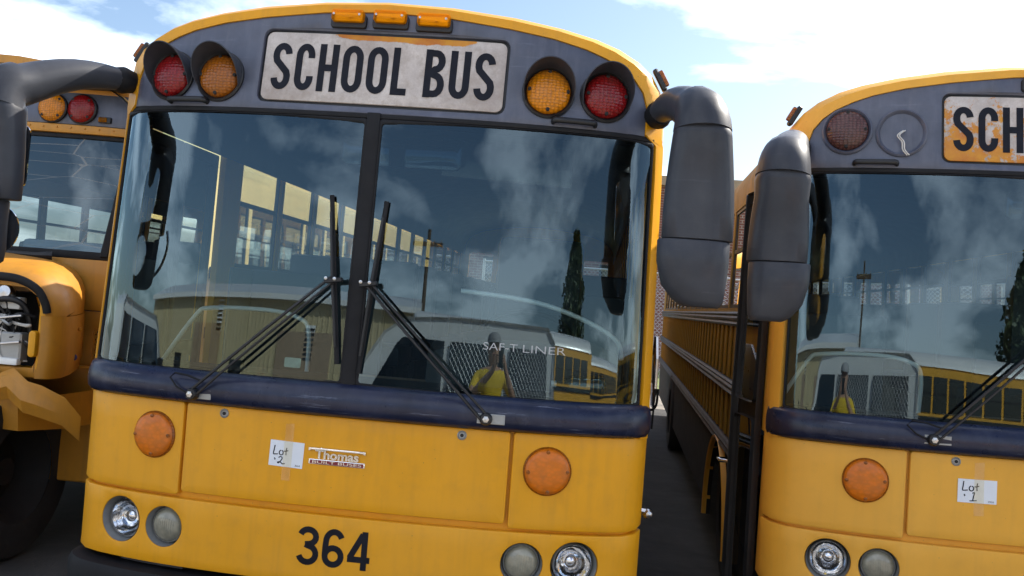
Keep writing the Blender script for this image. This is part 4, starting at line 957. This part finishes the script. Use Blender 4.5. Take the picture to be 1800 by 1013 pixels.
    fl_ = MB(); fl_.loft([[ff(u, z, o_) for u, o_ in ((1.062, .004), (1.066, .022), (1.098, .022), (1.104, .004))] for z in (1.33, 1.40, 1.52, 1.64, 1.70)]); fl_.build('fender_flange', M['yellow'], root, bevel=.003)
    for k, (za, zb) in enumerate(((1.60, 1.68), (1.46, 1.53))):
        MB().bar((.80+.05*k, -.985, za), (.98, -.99, zb-.05), .012, .03, up=(0, -1, 0)).build('torn_bracket', M['steel'], root, bevel=.003)
    rh = bezier_smooth([(.70, -.90, 1.62), (.78, -.96, 1.70), (.90, -.95, 1.715), (.96, -.90, 1.66), (.98, -.86, 1.52)], 6); MB().tube(rh, .018, 8).build('hose', M['black'], root, smooth=60)
    # bent sheet hanging under the opening
    sh = MB(); rows = []
    for j, (zo, yo) in enumerate(((0, 0), (-.035, -.05), (-.10, -.07), (-.17, -.03))):
        rows.append([(.55, -1.0+yo, 1.31+zo*.6), (.80, -1.0+yo, 1.315+zo*.65), (.90, -1.05+yo, 1.30+zo*.9), (.97, -1.02+yo, 1.335+zo), (1.08, -1.06+yo, 1.27+zo*1.0), (1.15, -1.03+yo, 1.25+zo*1.0), (1.27, -.98+yo*.6, 1.19+zo*.9), (1.34, -.9, 1.08+zo*.8)])
    sh.loft(rows, False); sh.loft([[(x, y+.006, z-.004) for x, y, z in r_] for r_ in rows], False); sh.build('bent_sheet', Yd, root, smooth=38)
    # inner fender, skirt, wheel, bumper
    inn = MB(); inn.loft([[(x, y, z) for x, y, z in r_] for r_ in ([(.6, -.93, 1.16), (.95, -.90, 1.16), (1.06, -.6, 1.16), (1.08, -.1, 1.16)], [(.6, -.90, .98), (.95, -.86, .96), (1.07, -.5, .95), (1.10, -.06, .95)])], False); inn.build('inner_fender', Yd, root)
    MB().box(.62, 1.16, -.06, .0, .56, 1.3).build('step_panel', Yd, root, bevel=.01)
    wheel(root, .72, -.42, .67, .52, .29, 1); wheel(root, -.92, -.42, .67, .52, .29, -1); wheel(root, .95, 7.5, .65, .5, .5, 1); wheel(root, -.95, 7.5, .65, .5, .5, -1)
    MB().box(-1.15, .50, -1.25, -1.12, .50, .78).build('bumper', M['black'], root, bevel=.03, seg=2)
    MB().box(-.5, .5, -1.0, -.3, .6, 1.7).build('engine_block', M['dark'], root)
    MB().box(-.85, .85, .2, 9.8, .5, 1.05).build('chassis', M['dark'], root)
    cp = MB(); cp.lathe([(.001, .025), (.018, .022), (.022, 0), (.018, -.01)], axis((1.06, -.45, 1.38), (1, -.5, 0)), 12); cp.build('plug', M['bluecap'], root)
    MB().lathe([(.001, .012), (.012, .010), (.014, 0)], axis((1.07, -.40, 1.55), (1, -.5, 0)), 12).build('bolt_head', Yd, root)
    for o in root.children_recursive:
        if o.name.split('.')[0] in ('hood', 'fender', 'front_panel', 'lamp_cavity', 'cavity_flange', 'rubber_trim', 'lamp_bracket', 'lamp_socket', 'lamp_holder', 'lamp_clip', 'amber_marker', 'fender_flange', 'torn_bracket', 'hose', 'wire', 'bent_sheet', 'inner_fender', 'bumper', 'engine_block', 'plug', 'bolt_head'):
            for v in o.data.vertices:
                if v.co.y < 0: v.co.y *= .74
    # dash and seats inside
    MB().box(-1.1, 1.1, .12, .5, 1.9, 2.02).build('dashboard', M['dash'], root, bevel=.03, seg=2)
    MB().box(.30, .95, .22, .50, 2.0, 2.10).build('dash_papers', M['paper'], root, bevel=.03, seg=2)
    so = seat_bench(root); first = True
    for k in range(8):
        for sgn in (-1, 1):
            o = so if first else copy_tree(so, root); first = False; o.location = (sgn*.72, 2.0+k*.9, 1.12)
d_detail()

# ------------------------------------------------------------------ ground and background
def groundmat():
    mt, n, NN, LL = newmat('asphalt')
    out = NN('ShaderNodeOutputMaterial'); p = NN('ShaderNodeBsdfPrincipled'); p.inputs['Roughness'].default_value = .85
    a = noise(n, .35, 8, .6); b = noise(n, 30, 8, .7)
    c = mixc(n, ramp(n, a.outputs['Fac'], .35, .7).outputs[0], (.20, .18, .15), (.32, .285, .235)); c = mixc(n, ramp(n, b.outputs['Fac'], .4, .7).outputs[0], c, (.38, .34, .28))
    LL(c, p.inputs['Base Color']); LL(bumpn(n, b.outputs['Fac'], .5, .01), p.inputs['Normal']); LL(p.outputs[0], out.inputs[0]); return mt
g = MB(); g.add([(-1500, -1500, 0), (1500, -1500, 0), (1500, 1500, 0), (-1500, 1500, 0)], [(0, 1, 2, 3)]); struct(g.build('ground', groundmat(), smooth=0))
M['pad'] = pmat('shaded_asphalt', (.035, .034, .033), .9, var=.3, vs=2, dirt=.3, dirtcol=(.09, .08, .065), bump=.5, bs=60, bd=.006)
gp_ = MB(); gp_.add([(-30, -1.2, .004), (30, -1.2, .004), (30, 13.5, .004), (-30, 13.5, .004)], [(0, 1, 2, 3)]); struct(gp_.build('shaded_ground_sheet', M['pad'], smooth=0))  # dark sheet laid under the buses, the gap's shade put into its colour
M['grass'] = pmat('dry_grass', (.16, .19, .045), .9, var=.4, vs=3, dirt=.5, dirtcol=(.3, .24, .12), bump=.6, bs=30, bd=.03)
gr = MB(); gr.box(-30, 40, 16.5, 24, .0, .05); struct(gr.build('grass_verge', M['grass'], smooth=0))
def brickmat():
    mt, n, NN, LL = newmat('red_brick')
    out = NN('ShaderNodeOutputMaterial'); p = NN('ShaderNodeBsdfPrincipled'); p.inputs['Roughness'].default_value = .85
    b = NN('ShaderNodeTexBrick'); b.inputs['Scale'].default_value = 1.0; b.inputs['Brick Width'].default_value = .24; b.inputs['Row Height'].default_value = .085; b.inputs['Mortar Size'].default_value = .008
    b.inputs['Color1'].default_value = (.22, .075, .05, 1); b.inputs['Color2'].default_value = (.15, .05, .035, 1); b.inputs['Mortar'].default_value = (.34, .29, .25, 1)
    c = NN('ShaderNodeTexCoord'); mp = NN('ShaderNodeMapping'); mp.inputs['Rotation'].default_value = (R(-90), 0, 0); LL(c.outputs['Object'], mp.inputs[0]); LL(mp.outputs[0], b.inputs['Vector'])
    LL(b.outputs['Color'], p.inputs['Base Color']); LL(bumpn(n, b.outputs['Fac'], -.5, .01), p.inputs['Normal']); LL(p.outputs[0], out.inputs[0]); return mt
bb = thing('brick_building', 'flat-roofed red brick building beyond the gap between the buses', 'building', (4, 26, 0))
MB().box(-9, 9, 0, 9, 0, 5.9).build('wall', brickmat(), bb, smooth=0)
MB().box(-9.15, 9.15, -.15, 9.15, 5.9, 6.2).build('coping', M['tan'], bb, smooth=0)
for k in range(4):
    f = MB(); f.box(-6.9+k*3.8, -5.3+k*3.8, -.04, -.005, 1.4, 3.2); wo_ = f.build('window', M['dark'], bb, smooth=0); gl = MB(); gl.add([(-6.8+k*3.8, -.045, 1.5), (-5.4+k*3.8, -.045, 1.5), (-5.4+k*3.8, -.045, 3.1), (-6.8+k*3.8, -.045, 3.1)], [(0, 1, 2, 3)]); gl.build('pane', M['tintglass'], wo_, smooth=0)
fe = thing('chain_link_fence', 'galvanised chain link fence in front of the brick building', 'fence', (2, 15.5, 0))
M['galv'] = pmat('galvanised_wire', (.5, .5, .5), .45, .7)
FW, FH = 7., 2.6
for k in range(5): MB().tube([(-FW/2+k*FW/4, 0, 0), (-FW/2+k*FW/4, 0, FH+.05)], .03, 8).build('post', M['galv'], fe)
MB().tube([(-FW/2, 0, FH), (FW/2, 0, FH)], .022, 8).build('top_rail', M['galv'], fe)
wm = MB(); st_ = .085
k = -int(FH/st_)-1
while k*st_ < FW:
    for sg in (1, -1):
        x0 = k*st_; za, zb = 0, FH; xa, xb = x0, x0+FH
        if xb > 0 and xa < FW:
            t0 = max(0, -xa/FH); t1 = min(1, (FW-xa)/FH)
            p0 = (xa+FH*t0, FH*t0); p1 = (xa+FH*t1, FH*t1)
            X0, X1 = (p0[0]-FW/2, p1[0]-FW/2) if sg == 1 else (FW/2-p0[0], FW/2-p1[0])
            wm.tube([(X0, .004*sg, p0[1]), (X1, .004*sg, p1[1])], .0035, 3, cap=False)
    k += 1
o = wm.build('wire_mesh', M['galv'], fe, smooth=0); o['kind'] = 'stuff'

# ------------------------------------------------------------------ what stands behind the camera (seen in the windshields)
M['tanmetal'] = pmat('tan_sheet_metal', (.52, .43, .25), .5, var=.08, vs=1, streak=.15, dirtcol=(.3, .22, .12))
mbd = thing('metal_building', 'long tan ribbed metal building reflected in the windshield of bus 364', 'building', (-15, -22, 0), (0, 0, R(-6)))
P = []; wdt = 24; x = -wdt/2; ys = []
while x < wdt/2:
    ys += [(x, 0), (x+.14, 0), (x+.17, .035), (x+.23, .035), (x+.26, 0)]; x += .3
w_ = MB(); w_.loft([[(a, b, z) for a, b in ys] for z in (0, 4.1)], False); w_.box(-wdt/2, wdt/2, -10, -.02, 0, 4.1); w_.build('wall', M['tanmetal'], mbd, smooth=0)
rf = MB(); rf.loft([[(-wdt/2-.3, y, z) for y, z in ((.35, 4.05), (.35, 4.22), (-5, 5.1), (-10.3, 4.22), (-10.3, 4.05))], [(wdt/2+.3, y, z) for y, z in ((.35, 4.05), (.35, 4.22), (-5, 5.1), (-10.3, 4.22), (-10.3, 4.05))]]); rf.build('roof', M['white'], mbd, smooth=0)
for xx, ww in ((1.0, 1.0), (-6, 1.0)): MB().box(xx, xx+ww, .05, .10, 0, 2.2).build('door', M['dark'], mbd)
for xx in (4.5, -3.5): MB().box(xx, xx+3.2, .04, .09, 0, 3.2).build('roller_door', M['tan'], mbd)
for xx, zz_ in ((-.8, 3.0), (6.2, 2.4)):
    s_ = MB()
    for k in range(7): s_.box(xx, xx+.5, .09, .11, zz_+k*.14, zz_+k*.14+.07)
    s_.build('louvre', M['black'], mbd); MB().box(xx-.02, xx+.52, .06, .088, zz_-.05, zz_+1.0).build('louvre_frame', M['white'], mbd)
MB().box(3.4, 3.9, .05, .12, .2, 1.8).build('red_cabinet', M['redpaint'], mbd)
def side_vehicle(name, label, cat, loc, rot, prof, hw, wins, wheels_x, wr, paint, group=None, extra=None):
    """vehicle along local X; prof = side outline (x,z); bodies taper inward above the beltline"""
    t = thing(name, label, cat, loc, rot, group)
    zt = max(z for _, z in prof); belt = zt*.56
    tx = lambda z: hw-(max(0, z-belt)/(zt-belt))*.16-(.03 if z < .5 else 0)
    mb = MB(); n = len(prof)
    mb.loft([[(x, -tx(z)+.05, z) for x, z in inset(prof, .03)], [(x, -tx(z), z) for x, z in prof], [(x, tx(z), z) for x, z in prof], [(x, tx(z)-.05, z) for x, z in inset(prof, .03)]], True)
    mb.build('body', paint, t, smooth=40)
    for P_ in wins:
        for s in (-1, 1):
            patch(P_, lambda u, z, off: (u, s*(tx(z)+off), z), step=.3, off=.004, thick=.02, r=.002).build('window', M['tintdark'], t)
    for x in wheels_x:
        for s in (-1, 1):
            wheel(t, x, s*(hw-.12), wr, wr, .24, 1).rotation_euler = (0, 0, 0)
    return t
M['tintdark'] = pmat('dark_car_glass', (.012, .016, .018), .05, var=.1, coat=.6, rvar=.02)
def wheel_y(t, x, y, r, s):
    mt = axis((x, y, r), (0, s, 0)); a = MB(); wd = .24
    a.lathe([(r*.58, -wd/2), (r*.9, -wd/2), (r, -wd/2+.04), (r, wd/2-.04), (r*.9, wd/2), (r*.58, wd/2-.01)], mt, 28); o = a.build('wheel', M['tyre'], t)
    h = MB(); h.lathe([(.001, wd/2-.06), (r*.2, wd/2-.05), (r*.4, wd/2-.09), (r*.6, wd/2-.02)], mt, 20); h.build('rim', M['steel'], o)
def side_vehicle2(*a, **k):
    wx = a[8]; wr = a[9]; hw = a[6]
    b = list(a); b[8] = []
    t = side_vehicle(*b, **k)
    for x in wx:
        for s in (-1, 1): wheel_y(t, x, s*(hw-.12), wr, s)
    return t
pk = side_vehicle2('utility_vehicle', 'white long-roofed utility vehicle reflected at the left end of the bus 364 windshield', 'car', (-7.2, -3.9, 0), (0, 0, R(-109)),
    [(-2.7, .5), (2.6, .5), (2.72, .75), (2.66, 1.15), (1.55, 1.28), (.85, 1.92), (.55, 2.02), (-2.2, 2.02), (-2.55, 1.9), (-2.72, 1.2)], .98,
    [[(-2.4, 1.34), (-1.5, 1.34), (-1.5, 1.86), (-2.3, 1.86)], [(-1.38, 1.34), (-.4, 1.34), (-.4, 1.86), (-1.38, 1.86)], [(-.28, 1.34), (1.22, 1.34), (.74, 1.82), (.66, 1.86), (-.28, 1.86)]], [-1.7, 1.75], .42, M['white'])
for s in (-1, 1): MB().box(.9, 1.1, *sorted((s*.98, s*1.16)), 1.35, 1.55).build('door_mirror', M['black'], pk, bevel=.02)
van = side_vehicle2('passenger_van', 'white van with mesh screened windows parked behind the photographer, reflected in both windshields', 'van', (.15, -6.9, 0), (0, 0, R(184)),
    [(-2.7, .45), (2.5, .45), (2.65, .7), (2.6, 1.1), (1.95, 1.28), (1.25, 2.1), (.9, 2.28), (0, 2.32), (-2.4, 2.3), (-2.65, 2.15), (-2.72, 1.2)], 1.0,
    [[(-2.45, 1.30), (-1.35, 1.30), (-1.35, 2.05), (-2.4, 2.05)], [(-1.2, 1.30), (.0, 1.30), (.0, 2.05), (-1.2, 2.05)], [(.12, 1.30), (1.5, 1.30), (1.0, 1.98), (.9, 2.05), (.12, 2.05)]], [-1.8, 1.8], .37, M['white'])
scr = MB()
for x0, x1 in ((-2.42, -1.36), (-1.19, -.01)):
    k = -8
    while x0+k*.09 < x1:
        for sg in (1, -1):
            xa = x0+k*.09; t0 = max(0, (x0-xa)/.74); t1 = min(1, (x1-xa)/.74)
            if t1 > t0:
                f_ = lambda t: (xa+.74*t if sg == 1 else x0+x1-(xa+.74*t), 1.31+.74*t)
                a, b = f_(t0), f_(t1); yy = lambda z: -(1.0-max(0, z-1.3)/(2.32-1.3)*.16)-.012
                scr.tube([(a[0], yy(a[1]), a[1]), (b[0], yy(b[1]), b[1])], .006, 4, cap=False)
        k += 1
scr.build('window_screen', M['galv'], van, smooth=0)

def far_bus(label, loc, rotz, first=None):
    if first:
        c = copy_tree(first); c.location = loc; c.rotation_euler = (0, 0, rotz); c['label'] = label; return c
    t = thing('parked_bus', label, 'bus', loc, (0, 0, rotz), 'white-roofed buses behind the camera')
    P = [(x, z) for x, z in full(OUTER)]; hl = 5.2
    b = MB(); b.loft([[(-hl, -1.2, .55)]+[(-hl, x*.98, z) for x, z in P if z < 2.8]+[]+[(-hl, 1.2, .55)], [(hl, -1.2, .55)]+[(hl, x*.98, z) for x, z in P if z < 2.8]+[(hl, 1.2, .55)]]); b.build('body', M['yellow_b'], t, smooth=30)
    r_ = MB(); PR = [(x, z) for x, z in P if z >= 2.78]; r_.loft([[(x_, y*s_, 2.78+(z-2.78)*s_) for y, z in PR] for x_, s_ in ((-hl-.02, .8), (-hl+.12, 1), (hl-.12, 1), (hl+.02, .8))], True); r_.build('roof', M['white'], t, smooth=50)
    for s in (-1, 1):
        for k in range(13):
            x0 = -hl+.35+k*.745
            o = MB(); o.box(x0, x0+.64, *sorted((s*1.19, s*1.215)), 2.02, 2.62); o.build('window', M['tintdark'], t, smooth=0)
            o2 = MB(); o2.box(x0, x0+.64, *sorted((s*1.216, s*1.225)), 2.33, 2.36); o2.build('window_bar', M['black'], t, smooth=0)
        for z in (1.9, 1.5, 1.1): o = MB(); o.box(-hl, hl, *sorted((s*1.2, s*1.225)), z-.05, z+.05); o.build('rub_rail', M['black'], t, smooth=0)
        for x in (-3.4, 3.3): wheel_y(t, x, s*1.05, .5, s)
    MB().box(hl-.01, hl+.02, -1.0, 1.0, 1.65, 2.6).build('windshield', M['tintdark'], t)
    return t
fb = far_bus('white-roofed yellow bus nearest behind the van, reflected across both windshields', (3.4, -14.5, 0), R(-8))
far_bus('white-roofed yellow bus parked second behind the van to the right', (13.5, -19.0, 0), R(-8), fb)
far_bus('white-roofed yellow bus parked farthest right, reflected beside the conifer', (19, -11.0, 0), R(40), fb)

def leaf_tree(name, label, loc, h, rad, seed, shape):
    t = thing(name, label, 'tree', loc); rnd = random.Random(seed)
    tr = MB(); tr.tube([(0, 0, 0), (.05, 0, h*.3), (-.03, .04, h*.65), (0, 0, h*.95)], [.28, .2, .1, .03], 8)
    for k in range(16):
        z = h*rnd.uniform(.15, .85); a = rnd.uniform(0, 6.28); l = rad*shape(z/h)*.8; tr.tube([(0, 0, z), (math.cos(a)*l*.5, math.sin(a)*l*.5, z+.2*l), (math.cos(a)*l, math.sin(a)*l, z+.35*l)], [.06, .04, .015], 5)
    tr.build('trunk', M['bark'], t)
    cr_ = MB()
    for k in range(14000):
        z = h*rnd.uniform(.08, 1.0); a = rnd.uniform(0, 6.28); lump = .75+.35*math.sin(a*3+z*1.3+seed)*math.sin(z*2.1+a); q = rad*shape(z/h)*lump*math.sqrt(rnd.uniform(.15, 1))
        p = Vector((math.cos(a)*q, math.sin(a)*q, z)); d = Vector((rnd.gauss(0, 1), rnd.gauss(0, 1), rnd.gauss(0, .7))).normalized(); e = d.cross(Vector((rnd.gauss(0, 1), rnd.gauss(0, 1), rnd.gauss(0, 1)))).normalized(); s = rnd.uniform(.07, .17)
        cr_.add([p-d*s*1.5, p+e*s*.6, p+d*s*1.5, p-e*s*.6], [(0, 1, 2, 3)])
    cr_.build('crown', M['leaf'], t, smooth=0, fix=False); return t
M['bark'] = pmat('bark', (.10, .075, .055), .9, bump=.5); M['leaf'] = pmat('foliage', (.055, .085, .03), .6, var=.5, vs=1.5)
leaf_tree('poplar_tree', 'tall narrow dark green tree reflected in the right half of the bus 364 windshield', (13.2, -30, 0), 8.8, 3.9, 5, lambda t: max(.04, (1-t))**.62*min(1, t*5+.35))
up_ = thing('utility_pole', 'weathered wooden utility pole behind the camera, reflected near the windshield divider', 'pole', (-3.0, -26, 0))
MB().tube([(0, 0, 0), (.02, 0, 7.2)], [.16, .11], 10).build('post', M['bark'], up_); MB().box(-1.0, 1.0, -.06, .06, 6.6, 6.75).build('crossarm', M['bark'], up_)
for xx in (-.9, -.4, .4, .9): MB().lathe([(.03, 0), (.05, .05), (.03, .1), (.001, .12)], axis((xx, 0, 6.75), (0, 0, 1)), 8).build('insulator', M['bezel'], up_)

# ------------------------------------------------------------------ the photographer
def person():
    t = thing('person', 'person in yellow shirt and grey cap holding up a phone, reflected in both windshields', 'person', (.89, -4.06, 0), (0, 0, 0)); t.scale = (1.12, 1.07, 1.09)
    V = []; E_ = []; RAD = []
    def add(p, r, parent=None):
        V.append(p); RAD.append(r)
        if parent is not None: E_.append((parent, len(V)-1))
        return len(V)-1
    pel = add((0, 0, .98), (.175, .13)); wa = add((0, 0, 1.14), (.175, .125), pel); che = add((0, .02, 1.36), (.195, .13), wa); sh_ = add((0, .0, 1.50), (.165, .10), che)
    ne = add((0, .01, 1.575), (.062, .062), sh_); hd0 = add((0, .03, 1.645), (.080, .088), ne); hd1 = add((0, .04, 1.745), (.078, .095), hd0); add((0, .02, 1.82), (.06, .075), hd1)
    add((0, .135, 1.715), (.014, .016), hd1)     # nose
    for s in (-1, 1): add((s*.088, .02, 1.715), (.012, .02), hd1)
    ends = {}
    for s in (-1, 1):
        a = add((s*.225, 0, 1.475), (.075, .075), sh_)
        if s == 1: el, wr_, pm = (.36, .17, 1.30), (.17, .38, 1.53), (.140, .41, 1.59)
        else: el, wr_, pm = (-.32, .17, 1.30), (-.02, .38, 1.53), (.010, .41, 1.59)
        b = add(el, (.046, .046), a); mid = add(tuple((Vector(el)+Vector(wr_))/2), (.042, .042), b); c = add(wr_, (.028, .028), mid); d = add(pm, (.032, .022), c)
        for k in range(4):
            f0 = Vector(pm)+Vector((s*-.002, .006, .012+.014*(k-1.0)+.02)); dirx = -s
            p1 = add(tuple(Vector(pm)+Vector((dirx*.006, .012, .028+.018*(k-1.5)))), (.010, .010), d)
            p2 = add(tuple(Vector(pm)+Vector((dirx*.020, .030-.002*k, .034+.019*(k-1.5)))), (.009, .009), p1); add(tuple(Vector(pm)+Vector((dirx*(.040-.003*abs(k-1)), .026, .034+.019*(k-1.5)))), (.008, .008), p2)
        th = add(tuple(Vector(pm)+Vector((dirx*.015, -.014, .0))), (.012, .012), d); add(tuple(Vector(pm)+Vector((dirx*.04, -.022, .022))), (.009, .009), th)
        h = add((s*.10, 0, .90), (.10, .10), pel); kn = add((s*.12, .01, .50), (.065, .07), h); ca = add((s*.125, -.02, .36), (.062, .065), kn); an = add((s*.13, -.02, .09), (.042, .045), ca); add((s*.14, .12, .045), (.045, .035), an)
    me = bpy.data.meshes.new('body'); me.from_pydata(V, E_, []); ob = bpy.data.objects.new('tmp', me); COL.objects.link(ob)
    sk = ob.modifiers.new('s', 'SKIN'); sk.use_smooth_shade = True
    for i, r in enumerate(RAD): me.skin_vertices[0].data[i].radius = r
    me.skin_vertices[0].data[0].use_root = True
    sb = ob.modifiers.new('d', 'SUBSURF'); sb.levels = 2; sb.render_levels = 2
    dg = bpy.context.evaluated_depsgraph_get(); m2 = bpy.data.meshes.new_from_object(ob.evaluated_get(dg)); bpy.data.objects.remove(ob)
    skin = pmat('skin', (.42, .24, .16), .5); shirt = pmat('yellow_shirt', (.75, .50, .02), .8, var=.1, bump=.6, bs=12, bd=.01); jean = pmat('dark_trousers', (.03, .032, .04), .8)
    shoe = pmat('dark_shoe', (.02, .02, .02), .5)
    m2.materials.clear()
    for mm in (skin, shirt, jean, shoe): m2.materials.append(mm)
    for p in m2.polygons:
        c = p.center
        if c.z > 1.55: k = 0
        elif c.z < .075: k = 3
        elif c.z < 1.0: k = 2
        elif abs(c.x) > .2 and c.y > .13: k = 0
        else: k = 1
        if c.z > 1.43 and abs(c.y) > .0 and c.y > .19: k = 0
        p.material_index = k; p.use_smooth = True
    bo = bpy.data.objects.new('body', m2); COL.objects.link(bo); bo.parent = t
    cap = MB(); mt = Matrix.Translation((0, .02, 1.775)); cap.lathe([(.112, -.01), (.112, .02), (.10, .05), (.06, .072), (.001, .08)], mt @ Matrix.Diagonal((.92, 1.08, 1, 1)), 24)
    br = [[(.09*math.cos(R(a)), .03+.1*math.sin(R(a))*1.0, 1.772), (.10*math.cos(R(a)), .04+.185*math.sin(R(a)), 1.762)] for a in range(10, 171, 10)]
    cap.loft([[b[0] for b in br], [b[1] for b in br]], False); cap.build('cap', pmat('grey_cap', (.32, .32, .33), .8), t, smooth=60)
    for s in (-1, 1): MB().lathe([(.001, .012), (.010, .008), (.012, 0), (.008, -.008)], axis((s*.034, .122, 1.738), (0, 1, 0)), 10).build('eye', M['dark'], t)
    MB().tube([(-.028, .118, 1.672), (0, .126, 1.670), (.028, .118, 1.672)], [.004, .007, .004], 6).build('mouth', pmat('lips', (.3, .12, .1), .5), t)
    return t
person()
ph = tag(MB().box(-.04, .04, -.0045, .0045, -.075, .075).build('phone', M['black'], None, bevel=.003), 'black phone held up in both hands by the person in the yellow shirt', 'phone')
ph.location = (CAM.x+.0, CAM.y-.030, CAM.z-.0)
